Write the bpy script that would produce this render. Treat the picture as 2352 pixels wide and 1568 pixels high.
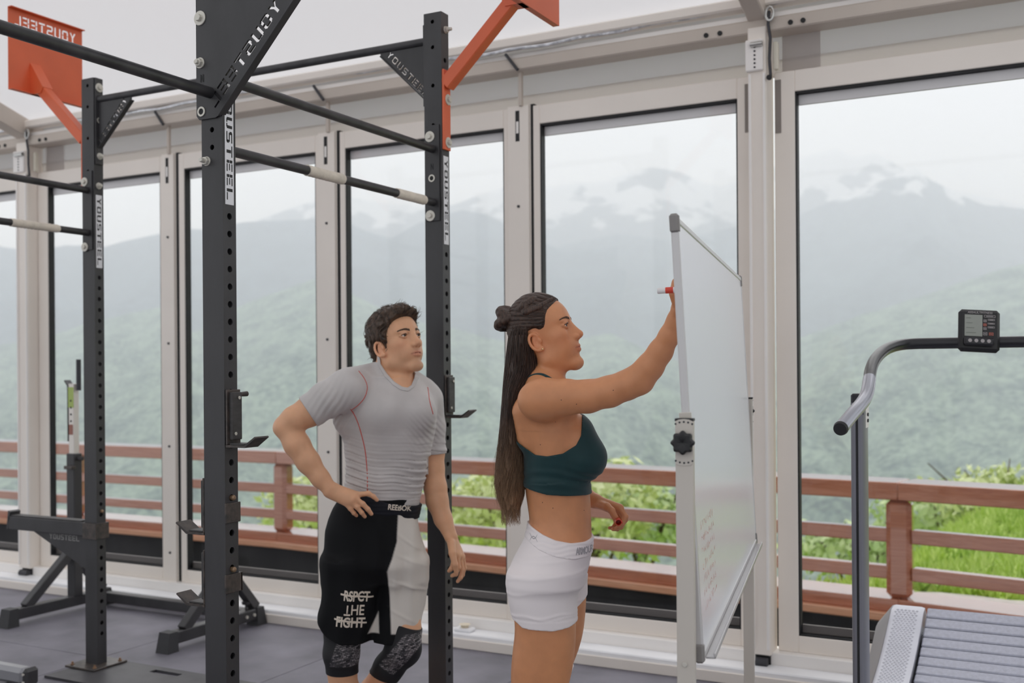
import bpy, bmesh, math, random
import numpy as np
from mathutils import Vector, Matrix, noise as mnoise
from mathutils.bvhtree import BVHTree
random.seed(7); RNG = np.random.default_rng(7)
for o in list(bpy.data.objects): bpy.data.objects.remove(o)
SC = bpy.context.scene
COL = SC.collection
PI = math.pi
R = math.radians

# ---------------------------------------------------------------- camera
YAW = R(27.8)
cam = bpy.data.cameras.new('camera'); cam_o = bpy.data.objects.new('camera', cam); COL.objects.link(cam_o)
cam.sensor_fit = 'HORIZONTAL'; cam.sensor_width = 36.0; cam.lens = 36.0*2467/2352
cam.shift_y = 66/2352
cam.clip_start = 0.05; cam.clip_end = 6000
cam_o.matrix_world = Matrix.Translation((0, 0, 1.40)) @ Matrix.Rotation(YAW, 4, 'Z') @ Matrix.Rotation(R(90), 4, 'X') @ Matrix.Rotation(R(-0.43), 4, 'Z')
cam.dof.use_dof = True; cam.dof.focus_distance = 3.0; cam.dof.aperture_fstop = 3.4
SC.camera = cam_o

# ---------------------------------------------------------------- sky, sun, exposure
world = bpy.data.worlds.new('overcast_sky'); SC.world = world
world.use_nodes = True
wbg = world.node_tree.nodes['Background']
wbg.inputs['Color'].default_value = (0.955, 0.975, 1.0, 1); wbg.inputs['Strength'].default_value = 0.72
sun = bpy.data.lights.new('veiled_sun', 'SUN'); sun.energy = 1.95; sun.angle = R(70); sun.color = (1.0, 0.99, 0.985)
sun_o = bpy.data.objects.new('veiled_sun', sun); COL.objects.link(sun_o)
sun_o.rotation_euler = Vector((0.33, -0.62, -0.71)).to_track_quat('-Z', 'Y').to_euler()
SC.view_settings.view_transform = 'Standard'; SC.view_settings.look = 'None'
SC.view_settings.exposure = 0.22; SC.view_settings.gamma = 1.0; SC.view_settings.use_curve_mapping = False
SC.cycles.use_denoising = True
SC.cycles.max_bounces = 12; SC.cycles.diffuse_bounces = 4; SC.cycles.glossy_bounces = 3
SC.cycles.transmission_bounces = 6; SC.cycles.transparent_max_bounces = 12; SC.cycles.volume_bounces = 5
SC.cycles.caustics_reflective = False; SC.cycles.caustics_refractive = False

# ---------------------------------------------------------------- helpers
def tag(o, label=None, cat=None, group=None, kind=None):
    if label: o['label'] = label
    if cat: o['category'] = cat
    if group: o['group'] = group
    if kind: o['kind'] = kind
    return o
def empty(name, loc=(0, 0, 0), rz=0.0, label=None, cat=None, group=None, kind=None):
    o = bpy.data.objects.new(name, None); COL.objects.link(o)
    o.location = loc; o.rotation_euler = (0, 0, rz); o.empty_display_size = 0.1
    return tag(o, label, cat, group, kind)
def copy_tree(o, parent=None):
    c = o.copy(); COL.objects.link(c); c.parent = parent
    for ch in o.children: copy_tree(ch, c)
    return c
def srgb(r, g, b):
    f = lambda v: (v/255/12.92 if v/255 <= 0.04045 else ((v/255+0.055)/1.055)**2.4)
    return (f(r), f(g), f(b))
MATS = {}
def mat(name, col, rough=0.5, metal=0.0, spec=0.5, var=0.0, vscale=8.0, bump=0.0, bscale=60.0, stretch=None, coat=0.0, col2=None, sheen=0.0):
    """principled material; procedural colour variation and fine bump in object space"""
    if name in MATS: return MATS[name]
    m = bpy.data.materials.new(name); m.use_nodes = True; MATS[name] = m
    nt = m.node_tree; b = nt.nodes['Principled BSDF']
    b.inputs['Roughness'].default_value = rough; b.inputs['Metallic'].default_value = metal
    b.inputs['Specular IOR Level'].default_value = spec; b.inputs['Coat Weight'].default_value = coat
    b.inputs['Sheen Weight'].default_value = sheen
    c = (*col, 1); b.inputs['Base Color'].default_value = c
    if var or bump:
        tc = nt.nodes.new('ShaderNodeTexCoord'); src = tc.outputs['Object']
        if stretch:
            mp = nt.nodes.new('ShaderNodeMapping'); mp.inputs['Scale'].default_value = stretch
            nt.links.new(src, mp.inputs['Vector']); src = mp.outputs['Vector']
    if var:
        n = nt.nodes.new('ShaderNodeTexNoise'); n.inputs['Scale'].default_value = vscale; n.inputs['Detail'].default_value = 5
        nt.links.new(src, n.inputs['Vector'])
        r = nt.nodes.new('ShaderNodeValToRGB'); nt.links.new(n.outputs['Fac'], r.inputs['Fac'])
        c2 = col2 if col2 else tuple(min(1, x*(1+var)) for x in col)
        r.color_ramp.elements[0].position = 0.32; r.color_ramp.elements[1].position = 0.68
        r.color_ramp.elements[0].color = (*(x*(1-var) for x in col), 1) if not col2 else c
        r.color_ramp.elements[1].color = (*c2, 1)
        nt.links.new(r.outputs['Color'], b.inputs['Base Color'])
    if bump:
        n2 = nt.nodes.new('ShaderNodeTexNoise'); n2.inputs['Scale'].default_value = bscale; n2.inputs['Detail'].default_value = 3
        nt.links.new(src, n2.inputs['Vector'])
        bp = nt.nodes.new('ShaderNodeBump'); bp.inputs['Strength'].default_value = bump; bp.inputs['Distance'].default_value = 0.004
        nt.links.new(n2.outputs['Fac'], bp.inputs['Height']); nt.links.new(bp.outputs['Normal'], b.inputs['Normal'])
    return m
def finish(me, mat_, smooth=30):
    if mat_: me.materials.append(mat_)
    if smooth:
        me.polygons.foreach_set('use_smooth', [True]*len(me.polygons))
        if smooth < 180: me.set_sharp_from_angle(angle=R(smooth))
    me.update()
class MB:
    """collects simple shapes into ONE mesh object"""
    def __init__(s): s.v = []; s.f = []
    def add(s, vs, fs):
        n = len(s.v); s.v += [tuple(v) for v in vs]; s.f += [tuple(i+n for i in f) for f in fs]; return s
    def box(s, lo, hi, M=None):
        (a, b, c), (d, e, f) = lo, hi
        vs = [(a,b,c),(d,b,c),(d,e,c),(a,e,c),(a,b,f),(d,b,f),(d,e,f),(a,e,f)]
        if M is not None: vs = [M @ Vector(v) for v in vs]
        return s.add(vs, [(3,2,1,0),(4,5,6,7),(0,1,5,4),(1,2,6,5),(2,3,7,6),(3,0,4,7)])
    def cbox(s, lo, hi, ch=0.003, M=None):
        """box with chamfered edges"""
        lo = Vector(lo); hi = Vector(hi); ch = min(ch, *(0.45*(hi[i]-lo[i]) for i in range(3)))
        bm = bmesh.new(); bmesh.ops.create_cube(bm, size=1.0)
        for v in bm.verts: v.co = Vector([lo[i]+(v.co[i]+0.5)*(hi[i]-lo[i]) for i in range(3)])
        bmesh.ops.bevel(bm, geom=bm.edges[:], offset=ch, segments=1, affect='EDGES', profile=0.5)
        if M is not None: bm.transform(M)
        bm.verts.index_update(); s.add([v.co[:] for v in bm.verts], [[v.index for v in f.verts] for f in bm.faces]); bm.free(); return s
    def beam(s, a, b, w, h, up=(0, 0, 1), ch=0.0):
        """box along a->b, w across, h along up"""
        a = Vector(a); b = Vector(b); d = (b-a); L = d.length; y = d.normalized(); x = y.cross(Vector(up)).normalized(); z = x.cross(y)
        M = Matrix((x, y, z)).transposed().to_4x4(); M.translation = a
        return s.cbox((-w/2, 0, -h/2), (w/2, L, h/2), ch, M) if ch else s.box((-w/2, 0, -h/2), (w/2, L, h/2), M)
    def cyl(s, a, b, r, n=16, r2=None, caps=True):
        return s.tube([a, b], [r, r if r2 is None else r2], n, caps)
    def tube(s, pts, r, n=10, caps=True, flat=1.0):
        pts = [Vector(p) for p in pts]; m = len(pts)
        rs = r if hasattr(r, '__len__') else [r]*m
        t0 = (pts[1]-pts[0]).normalized(); x = t0.orthogonal().normalized(); base = len(s.v); vs = []
        for i, p in enumerate(pts):
            t = (pts[min(i+1, m-1)]-pts[max(i-1, 0)]).normalized()
            x = (x-t*x.dot(t)).normalized(); y = t.cross(x)
            for k in range(n):
                a = 2*PI*k/n; vs.append(p+x*(math.cos(a)*rs[i])+y*(math.sin(a)*rs[i]*flat))
        fs = [(i*n+k, i*n+(k+1) % n, (i+1)*n+(k+1) % n, (i+1)*n+k) for i in range(m-1) for k in range(n)]
        if caps: fs += [tuple(reversed(range(n))), tuple(range((m-1)*n, m*n))]
        return s.add(vs, fs)
    def prism(s, poly, y0, y1, M=None):
        """polygon in local (x,z) extruded along y"""
        n = len(poly); vs = [(p[0], y0, p[1]) for p in poly]+[(p[0], y1, p[1]) for p in poly]
        if M is not None: vs = [M @ Vector(v) for v in vs]
        fs = [tuple(range(n)), tuple(reversed(range(n, 2*n)))]+[((i+1) % n, i, i+n, (i+1) % n+n) for i in range(n)]
        return s.add(vs, fs)
    def lathe(s, prof, M=None, n=16):
        """profile (r,z) about z"""
        vs = []; m = len(prof)
        for r_, z in prof:
            for k in range(n): vs.append((r_*math.cos(2*PI*k/n), r_*math.sin(2*PI*k/n), z))
        if M is not None: vs = [M @ Vector(v) for v in vs]
        fs = [(i*n+k, i*n+(k+1) % n, (i+1)*n+(k+1) % n, (i+1)*n+k) for i in range(m-1) for k in range(n)]
        fs += [tuple(reversed(range(n))), tuple(range((m-1)*n, m*n))]
        return s.add(vs, fs)
    def mesh(s, name, m=None, smooth=30):
        me = bpy.data.meshes.new(name); me.from_pydata(s.v, [], s.f)
        bm = bmesh.new(); bm.from_mesh(me); bmesh.ops.recalc_face_normals(bm, faces=bm.faces); bm.to_mesh(me); bm.free()
        finish(me, m, smooth); return me
    def build(s, name, m, parent=None, label=None, cat=None, group=None, kind=None, smooth=30, bevel=0):
        o = bpy.data.objects.new(name, s.mesh(name, m, smooth)); COL.objects.link(o); o.parent = parent
        if bevel:
            bv = o.modifiers.new('bevel', 'BEVEL'); bv.width = bevel; bv.segments = 2; bv.limit_method = 'ANGLE'
        return tag(o, label, cat, group, kind)
def inst(name, me, parent=None, loc=(0, 0, 0), rot=(0, 0, 0), M=None, **kw):
    o = bpy.data.objects.new(name, me); COL.objects.link(o); o.parent = parent
    if M is not None: o.matrix_local = M
    else: o.location = loc; o.rotation_euler = rot
    return tag(o, **kw)
def axisM(loc, zdir, up=(0, 0, 1)):
    """matrix whose z looks along zdir"""
    z = Vector(zdir).normalized(); u = Vector(up)
    x = u.cross(z) if abs(u.dot(z)) < 0.99 else Vector((1, 0, 0)).cross(z)
    x.normalize(); y = z.cross(x)
    M = Matrix((x, y, z)).transposed().to_4x4(); M.translation = Vector(loc); return M

# block lettering: each letter is a list of polygons on a 1 x 1.4 cell
def _rects(*q): return [[(a, b), (c, b), (c, d), (a, d)] for a, b, c, d in q]
LET = {
 'Y': [[(0, 1.4), (.3, 1.4), (.5, .95), (.7, 1.4), (1, 1.4), (.64, .72), (.64, 0), (.36, 0), (.36, .72)]],
 'O': _rects((0, .12, .27, .66), (0, .74, .27, 1.28), (.73, .12, 1, .66), (.73, .74, 1, 1.28), (.12, 0, .88, .24), (.12, 1.16, .88, 1.4)),
 'U': _rects((0, .12, .27, 1.4), (.73, .12, 1, 1.4), (.12, 0, .46, .24), (.54, 0, .88, .24)),
 'S': _rects((.1, 1.16, 1, 1.4), (0, .8, .27, 1.3), (.1, .58, .9, .82), (.73, .1, 1, .6), (0, 0, .9, .24)),
 'T': _rects((0, 1.16, 1, 1.4), (.36, 0, .64, 1.08)),
 'E': _rects((0, 0, .26, .66), (0, .74, .26, 1.4), (.32, 0, 1, .24), (.32, .58, .9, .82), (.32, 1.16, 1, 1.4)),
 'L': _rects((0, 0, .27, 1.4), (.34, 0, 1, .24)),
 'N': [[(0, 0), (.26, 0), (.26, .9), (.74, 0), (1, 0), (1, 1.4), (.74, 1.4), (.74, .5), (.26, 1.4), (0, 1.4)]],
}
def letters(word, h, gap=0.22):
    """word -> list of polygons, height h, starts at x=0; returns polys and width"""
    out = []; x = 0; k = h/1.4
    for ch in word:
        for p in LET[ch]: out.append([((x+a)*k, b*k) for a, b in p])
        x += 1+gap
    return out, (x-gap)*k
def text_mesh(body, size, bold=0.0, shear=0.0, space=1.0, extrude=0.0006):
    cu = bpy.data.curves.new('lettering', 'FONT'); cu.body = body; cu.size = size; cu.align_x = 'CENTER'; cu.align_y = 'CENTER'
    cu.offset = bold; cu.shear = shear; cu.space_character = space; cu.extrude = extrude; cu.resolution_u = 3
    o = bpy.data.objects.new('tmp', cu); COL.objects.link(o)
    dg = bpy.context.evaluated_depsgraph_get(); me = bpy.data.meshes.new_from_object(o.evaluated_get(dg))
    bpy.data.objects.remove(o); bpy.data.curves.remove(cu)
    return me

# ================================================================ materials of the place
M_ALU = mat('warm_grey_aluminium', srgb(244, 236, 227), 0.42, 0.0, 0.5, var=0.05, vscale=1.2)
M_ALU2 = mat('light_aluminium', srgb(248, 244, 240), 0.4, 0.0, 0.5, var=0.05, vscale=1.5)
M_ALU3 = mat('dull_grey_aluminium', srgb(204, 193, 182), 0.45, 0.0, 0.5, var=0.06, vscale=2)
M_GASK = mat('black_rubber_gasket', srgb(26, 27, 29), 0.6)
M_WHITE = mat('white_painted_sill', srgb(245, 245, 247), 0.4, var=0.03, vscale=5)
M_ZINC = mat('zinc_steel', (0.62, 0.62, 0.6), 0.32, 0.9)
M_DARKM = mat('dark_steel', srgb(70, 70, 74), 0.45, 0.6)
def translucent(name, col, mixf=0.75):
    m = bpy.data.materials.new(name); m.use_nodes = True; nt = m.node_tree; MATS[name] = m
    nt.nodes.remove(nt.nodes['Principled BSDF']); out = nt.nodes['Material Output']
    t = nt.nodes.new('ShaderNodeBsdfTranslucent'); d = nt.nodes.new('ShaderNodeBsdfDiffuse'); mx = nt.nodes.new('ShaderNodeMixShader')
    t.inputs['Color'].default_value = (*col, 1); d.inputs['Color'].default_value = (*col, 1); mx.inputs[0].default_value = 1-mixf
    nt.links.new(t.outputs[0], mx.inputs[1]); nt.links.new(d.outputs[0], mx.inputs[2]); nt.links.new(mx.outputs[0], out.inputs['Surface'])
    return m
M_MEMB = translucent('white_tent_membrane', (0.70, 0.685, 0.697), 0.74)
M_MEMB2 = translucent('double_tent_membrane', (0.76, 0.725, 0.71), 0.66)
def glass_mat(name='window_glass'):
    m = bpy.data.materials.new(name); m.use_nodes = True; nt = m.node_tree; MATS[name] = m
    nt.nodes.remove(nt.nodes['Principled BSDF']); out = nt.nodes['Material Output']
    t = nt.nodes.new('ShaderNodeBsdfTransparent'); g = nt.nodes.new('ShaderNodeBsdfGlossy'); mx = nt.nodes.new('ShaderNodeMixShader')
    lw = nt.nodes.new('ShaderNodeLayerWeight'); pw_ = nt.nodes.new('ShaderNodeMath'); pw_.operation = 'POWER'; pw_.inputs[1].default_value = 5.0
    fr = nt.nodes.new('ShaderNodeMapRange'); fr.inputs[3].default_value = 0.022; fr.inputs[4].default_value = 0.6
    nt.links.new(lw.outputs['Facing'], pw_.inputs[0]); nt.links.new(pw_.outputs[0], fr.inputs[0])
    t.inputs['Color'].default_value = (0.972, 0.975, 0.985, 1); g.inputs['Roughness'].default_value = 0.02
    nt.links.new(fr.outputs[0], mx.inputs[0]); nt.links.new(t.outputs[0], mx.inputs[1]); nt.links.new(g.outputs[0], mx.inputs[2]); nt.links.new(mx.outputs[0], out.inputs['Surface'])
    return m
M_GLASS = glass_mat()

# ================================================================ floor of rubber tiles
def floor_mat():
    m = mat('speckled_rubber', srgb(72, 72, 78), 0.62, 0, 0.45, bump=0.25, bscale=260)
    nt = m.node_tree; b = nt.nodes['Principled BSDF']; tc = [n for n in nt.nodes if n.type == 'TEX_COORD'][0]
    n1 = nt.nodes.new('ShaderNodeTexNoise'); n1.inputs['Scale'].default_value = 3.0; n1.inputs['Detail'].default_value = 6
    v = nt.nodes.new('ShaderNodeTexVoronoi'); v.inputs['Scale'].default_value = 130
    r1 = nt.nodes.new('ShaderNodeValToRGB'); r1.color_ramp.elements[0].position = .3; r1.color_ramp.elements[1].position = .72
    r1.color_ramp.elements[0].color = (*srgb(102, 100, 108), 1); r1.color_ramp.elements[1].color = (*srgb(134, 131, 142), 1)
    r2 = nt.nodes.new('ShaderNodeValToRGB'); r2.color_ramp.elements[0].position = .05; r2.color_ramp.elements[1].position = .16
    r2.color_ramp.elements[0].color = (1, 1, 1, 1); r2.color_ramp.elements[1].color = (0, 0, 0, 1)
    n3 = nt.nodes.new('ShaderNodeTexNoise'); n3.inputs['Scale'].default_value = 14
    r3 = nt.nodes.new('ShaderNodeValToRGB'); r3.color_ramp.elements[0].position = .55; r3.color_ramp.elements[1].position = .75
    mul = nt.nodes.new('ShaderNodeMath'); mul.operation = 'MULTIPLY'
    mx = nt.nodes.new('ShaderNodeMixRGB'); mx.inputs[2].default_value = (*srgb(150, 150, 155), 1)
    for n in (n1, v, n3): nt.links.new(tc.outputs['Object'], n.inputs['Vector'])
    nt.links.new(n1.outputs['Fac'], r1.inputs['Fac']); nt.links.new(v.outputs['Distance'], r2.inputs['Fac']); nt.links.new(n3.outputs['Fac'], r3.inputs['Fac'])
    nt.links.new(r2.outputs[0], mul.inputs[0]); nt.links.new(r3.outputs[0], mul.inputs[1]); nt.links.new(mul.outputs[0], mx.inputs[0])
    nt.links.new(r1.outputs[0], mx.inputs[1]); nt.links.new(mx.outputs[0], b.inputs['Base Color'])
    return m
M_FLOOR = floor_mat()
floor = MB().box((-9.3, -4.3, -0.10), (4.7, 4.95, -0.012)).build('floor', mat('dark_subfloor', srgb(30, 30, 32), 0.8), kind='structure', label='dark rubber tile floor of the gym tent')
tile_me = MB().cbox((0.002, 0.002, -0.012), (0.998, 0.998, 0.0), 0.0025).mesh('floor_tile', M_FLOOR)
for i in range(-9, 4):
    for j in range(-4, 5):
        if 3.73+(j-4)+1 > 4.7 and j == 5: continue
        y0 = -0.27+j
        t = inst('floor_tile', tile_me, floor, (i-0.272+0, y0-1, 0))
        t.location.x = i-0.27
# last narrow row against the sill
tile2 = MB().cbox((0.002, 0.002, -0.012), (0.998, 0.95, 0.0), 0.0025).mesh('floor_tile', M_FLOOR)
for i in range(-9, 4): inst('floor_tile', tile2, floor, (i-0.27, 3.73, 0))

# ================================================================ tent roof, eave, posts
def roof_z(y): return 3.075+0.32*(4.85-y)
rb = MB()
for k in range(24):
    x0, x1 = -9.3+k*14/24, -9.3+(k+1)*14/24
    rb.add([(x0, 5.0, roof_z(5.0)), (x1, 5.0, roof_z(5.0)), (x1, 0.3, roof_z(0.3)), (x0, 0.3, roof_z(0.3))], [(0, 1, 2, 3)])
rb.build('ceiling', M_MEMB, kind='structure', label='white translucent tent roof membrane')
wf = MB(); wf.box((-9.3, 4.905, 2.80), (4.7, 4.909, 3.06)); wall_f = wf.build('wall_front', M_MEMB, kind='structure', label='white fabric strip above the glass doors')
MB().box((-9.3, 4.896, 2.725), (4.7, 4.902, 2.803)).build('hem', M_MEMB2, wall_f)
for x in (-1.18, -6.08):
    MB().box((x, 4.893, 2.74), (x+0.17, 4.895, 2.93)).build('fabric_patch', M_MEMB2, wall_f)
eave = empty('trim_1', (0, 0, 0), kind='structure', label='long grey aluminium eave beam above the glass doors')
MB().cbox((-9.3, 4.78, 2.905), (4.7, 4.90, 2.966), 0.006).build('beam', M_ALU3, eave)
MB().cbox((-9.3, 4.80, 2.968), (4.7, 4.88, 2.994), 0.004).build('track', M_ALU2, eave)
MB().cbox((-9.3, 4.76, 3.018), (4.7, 4.84, 3.068), 0.008).build('keder_rail', M_ALU, eave)
for x in (-1.50, -1.435, -1.115, -1.06, -6.40, -6.34, -6.0, -5.94):
    MB().cyl((x, 4.782, 2.928), (x, 4.774, 2.928), 0.011, 10).build('bolt_hole', M_GASK, eave)
# sloping rafters at the main posts
for n, (xa, xb) in enumerate(((-6.226, -6.119), (-1.307, -1.223)), 2):
    rf = empty('trim_%d' % n, (0, 0, 0), kind='structure', label=('grey aluminium post and roof rafter far along the glass doors', 'grey aluminium post and roof rafter beside the whiteboard')[n-2])
    xm = (xa+xb)/2
    MB().beam((xm, 4.93, roof_z(4.93)-0.075), (xm, 0.35, roof_z(0.35)-0.075), xb-xa, 0.12, ch=0.006).build('rafter', M_ALU3, rf)
    p = MB(); p.cbox((xa, 4.775, 0.115), (xb, 4.90, 2.93), 0.004); p.build('post', M_ALU, rf)
    for gx in (xa+0.004, xb-0.016):
        MB().cbox((gx, 4.765, 0.14), (gx+0.012, 4.778, 2.72), 0.003).build('post_rib', M_ALU2, rf)
    MB().cbox((xa-0.006, 4.755, 2.73), (xb-0.012, 4.776, 2.87), 0.004).build('clamp_plate', M_ALU2, rf)
    MB().cyl((xa+0.02, 4.75, 2.845), (xb-0.01, 4.75, 2.845), 0.012, 10).build('clamp_bolt', M_ZINC, rf)
    for k in range(6):
        MB().cyl((xm-0.005, 4.758, 2.745+k*0.018), (xm-0.005, 4.752, 2.745+k*0.018), 0.0045, 8).build('rivet', M_DARKM, rf)
    MB().cyl((xb-0.012, 4.772, 0.085), (xa+0.02, 4.772, 0.085), 0.022, 12).build('foot_roller', M_DARKM, rf)
    MB().cbox((xa+0.01, 4.79, 0.06), (xb-0.005, 4.88, 0.118), 0.004).build('foot_block', M_GASK, rf)
    # lashing cord and shackle hanging by the post
    MB().tube([(xb+0.016, 4.77, 2.99), (xb+0.012, 4.765, 2.93), (xb+0.02, 4.77, 2.87), (xb+0.014, 4.775, 2.78), (xb+0.018, 4.78, 2.70)], 0.007, 8).build('lashing_cord', M_DARKM, rf)
    lp = [(xb+0.02+0.018*math.cos(a), 4.76, 2.975+0.03*math.sin(a)) for a in np.linspace(0, 2*PI, 13)]
    MB().tube(lp, 0.006, 8, caps=False).build('shackle', M_ZINC, rf)
    MB().cyl((xb+0.014, 4.775, 2.695), (xb+0.014, 4.765, 2.695), 0.012, 10).build('cord_button', M_GASK, rf)
    MB().cbox((xb+0.024, 4.80, 2.735), (xb+0.045, 4.83, 2.86), 0.004).build('strap_end', mat('cream_webbing', srgb(232, 226, 210), 0.8), rf)

# ================================================================ glass doors
LEAVES = [  # outer left, pane left, pane right, outer right, wide cover on the right
 (-7.43, -7.39, -6.283, -6.230, False), (-6.115, -6.021, -5.005, -4.873, True), (-4.850, -4.805, -3.805, -3.656, True),
 (-3.635, -3.599, -2.597, -2.443, True), (-2.428, -2.391, -1.379, -1.310, False), (-1.207, -1.116, -0.105, 0.03, True), (0.05, 0.09, 1.09, 1.23, True)]
GT, GB = 2.64, 0.20
WL = ['leftmost glass door beyond the far roof post', 'glass door just right of the far roof post', 'glass door behind the nearest rack post', 'glass door behind the man',
      'wide glass door behind the woman and whiteboard', 'glass door behind the treadmill console', 'glass door past the treadmill at the right']
for n, (a, b, c, d, cov) in enumerate(LEAVES, 1):
    w = empty('window_%d' % n, (0, 0, 0), kind='structure', label=WL[n-1])
    Y0, Y1 = 4.852, 4.905
    MB().cbox((a, Y0, 0.125), (b, Y1, 2.735), 0.003).build('stile', M_ALU, w)
    MB().cbox((c, Y0, 0.125), (d, Y1, 2.735), 0.003).build('stile', M_ALU, w)
    MB().cbox((b, Y0, GT), (c, Y1, 2.735), 0.003).build('head_rail', M_ALU, w)
    MB().cbox((b, Y0, 0.125), (c, Y1, GB), 0.003).build('bottom_rail', M_ALU, w)
    g = MB(); t = 0.007
    g.box((b, 4.858, GT-t*1.3), (c, 4.90, GT)); g.box((b, 4.858, GB), (c, 4.90, GB+t)); g.box((b, 4.858, GB), (b+t, 4.90, GT)); g.box((c-t, 4.858, GB), (c, 4.90, GT))
    g.build('gasket', M_GASK, w)
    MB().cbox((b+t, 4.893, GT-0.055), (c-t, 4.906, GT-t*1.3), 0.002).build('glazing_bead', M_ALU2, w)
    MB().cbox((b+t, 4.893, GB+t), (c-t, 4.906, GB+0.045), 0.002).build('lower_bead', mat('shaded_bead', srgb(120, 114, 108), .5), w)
    MB().box((b+0.003, 4.884, GB+0.003), (c-0.003, 4.890, GT-0.003)).build('pane', M_GLASS, w)
    if cov:
        MB().cbox((c+0.03, 4.836, 0.11), (d-0.003, 4.853, 2.74), 0.003).build('cover_strip', M_ALU, w)
        MB().box((d, 4.856, 0.13), (d+0.02, 4.895, 2.745)).build('joint_seal', M_GASK, w)
        xs = (c+0.03+d)/2
        for z in (0.30, 0.95, 1.58, 2.23):
            MB().cyl((xs, 4.838, z), (xs, 4.829, z), 0.0085, 10, 0.006).build('screw', M_DARKM, w)
        MB().box((xs-0.014, 4.8345, 2.56), (xs+0.008, 4.8365, 2.715)).build('latch_slot', M_GASK, w)
        MB().cbox((xs-0.010, 4.833, 2.60), (xs+0.004, 4.8362, 2.66), 0.001).build('latch_bolt', M_ALU2, w)
        MB().beam((xs+0.02, 4.83, 2.735), (xs+0.02, 4.83, 2.915), 0.02, 0.02, up=(0, 1, 0), ch=0.002).build('hanger_rod', M_ALU3, w)
        MB().beam((xs-0.035, 4.772, 2.99), (xs+0.035, 4.772, 2.90), 0.014, 0.014, up=(0, 1, 0), ch=0.002).build('hanger_arm', M_DARKM, w)
    else:
        xs = d-0.02
        if n == 5: MB().box((xs-0.012, 4.848, 2.48), (xs+0.010, 4.8525, 2.70)).build('latch_slot', mat('slot_grey', srgb(140, 132, 126), .6), w)
    if n == 6:
        MB().box((a+0.004, 4.848, 2.46), (a+0.03, 4.8525, 2.70)).build('latch_slot', mat('slot_grey', srgb(140, 132, 126), .6), w)
# threshold track along the doors
sill = empty('baseboard_front', (0, 0, 0), kind='structure', label='white aluminium threshold track under the glass doors')
MB().cbox((-9.3, 4.80, 0.035), (4.7, 4.93, 0.125), 0.004).build('threshold', M_ALU2, sill)
MB().cbox((-9.3, 4.675, 0.0), (4.7, 4.80, 0.072), 0.006).build('track_cover', M_WHITE, sill)
MB().cbox((-9.3, 4.662, 0.0), (4.7, 4.674, 0.05), 0.003).build('track_edge', M_ALU, sill)
# foil wrapped cable lying along the eave
pts = []
for k in range(140):
    x = -7.4+k*0.075
    pts.append((x, 4.775+0.008*math.sin(x*3.1), 3.004+0.026*abs(math.sin((x+2.5)*1.3))**2+0.004*math.sin(x*17)))
MB().tube(pts, 0.0095, 8).build('foil_cable', mat('crinkled_foil', (0.72, 0.73, 0.76), 0.28, 0.85, bump=0.9, bscale=90, var=0.25, vscale=25), label='silver foil wrapped cable strung along the eave beam', cat='cable')

# ================================================================ terrace and railing outside
MB().box((-40, 4.95, -1.3), (14, 8.6, -0.85)).build('terrace_floor', mat('dark_terrace', srgb(46, 46, 47), 0.6, var=0.35, vscale=2.0), kind='structure', label='dark terrace floor between doors and railing')  # dark base colour with random mottling
RN = [(-16, 8.25), (-13, 8.30), (-10, 8.32), (-7.05, 8.33), (-4.1, 8.07), (-1.1, 7.72), (1.9, 7.1)]
pw = MB()
for (xa, ya), (xb, yb) in zip(RN[:-1], RN[1:]):
    pw.add([(xa, ya+.1, -1.0), (xb, yb+.1, -1.0), (xb, yb+.1, -.33), (xa, ya+.1, -.33), (xa, ya+.5, -1.0), (xb, yb+.5, -1.0), (xb, yb+.5, -.33), (xa, ya+.5, -.33)], [(0, 1, 2, 3), (4, 7, 6, 5), (3, 2, 6, 7)])
pw.build('parapet_wall', mat('black_concrete', srgb(44, 43, 42), 0.75, var=0.4, vscale=3.5, stretch=(1, 1, .25)), kind='structure', label='black low wall under the railing')  # near-black base colour, mottling drawn out vertically
def wood(name, c1, c2, rough):
    m = mat(name, c1, rough, 0, 0.5, var=0.2, vscale=5, col2=c2, bump=0.05, bscale=40, stretch=(0.6, 6, 14), coat=1.0); return m
M_WOOD = wood('red_brown_timber', srgb(170, 103, 72), srgb(190, 124, 92), 0.10)
M_WOOD_LIT = wood('lit_orange_timber', srgb(214, 150, 112), srgb(228, 170, 132), 0.3)  # paler tone puts the light on a sloping ledge into its colour
rail = empty('timber_railing', (-1.1, 7.72, -0.33), label='red-brown timber railing with horizontal boards outside the glass doors', cat='railing')
rail_base = Vector((-1.1, 7.72, -0.33))
def seg(a, b, z0, z1, dy0, dy1, name, m, gap=0.0):
    a = Vector((*a, 0)); b = Vector((*b, 0)); d = (b-a).normalized(); nrm = Vector((-d.y, d.x, 0)); a = a+d*gap; b = b-d*gap
    o = MB(); vs = []
    for p in (a, b):
        for dy, z in ((dy0, z0), (dy1, z0), (dy1, z1), (dy0, z1)): vs.append(p+nrm*dy+Vector((0, 0, z))-rail_base)
    o.add(vs, [(0, 3, 2, 1), (4, 5, 6, 7), (0, 1, 5, 4), (1, 2, 6, 5), (2, 3, 7, 6), (3, 0, 4, 7)])
    return o.build(name, m, rail, bevel=0.008)
for a, b in zip(RN[:-1], RN[1:]):
    seg(a, b, 0.49, 0.612, 0.0, 0.34, 'top_rail', M_WOOD)
    seg(a, b, 0.19, 0.285, 0.06, 0.15, 'rail_board', M_WOOD, 0.07)
    seg(a, b, -0.065, 0.025, 0.06, 0.15, 'rail_board', M_WOOD, 0.07)
    seg(a, b, -0.275, -0.19, 0.0, 0.36, 'base_beam', M_WOOD)
    lb = seg(a, b, -0.335, -0.275, -0.06, 0.30, 'ledge_board', M_WOOD_LIT)
    for v in lb.data.vertices:                       # ledge stays square; its lit slope is only painted paler
        pass
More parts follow.
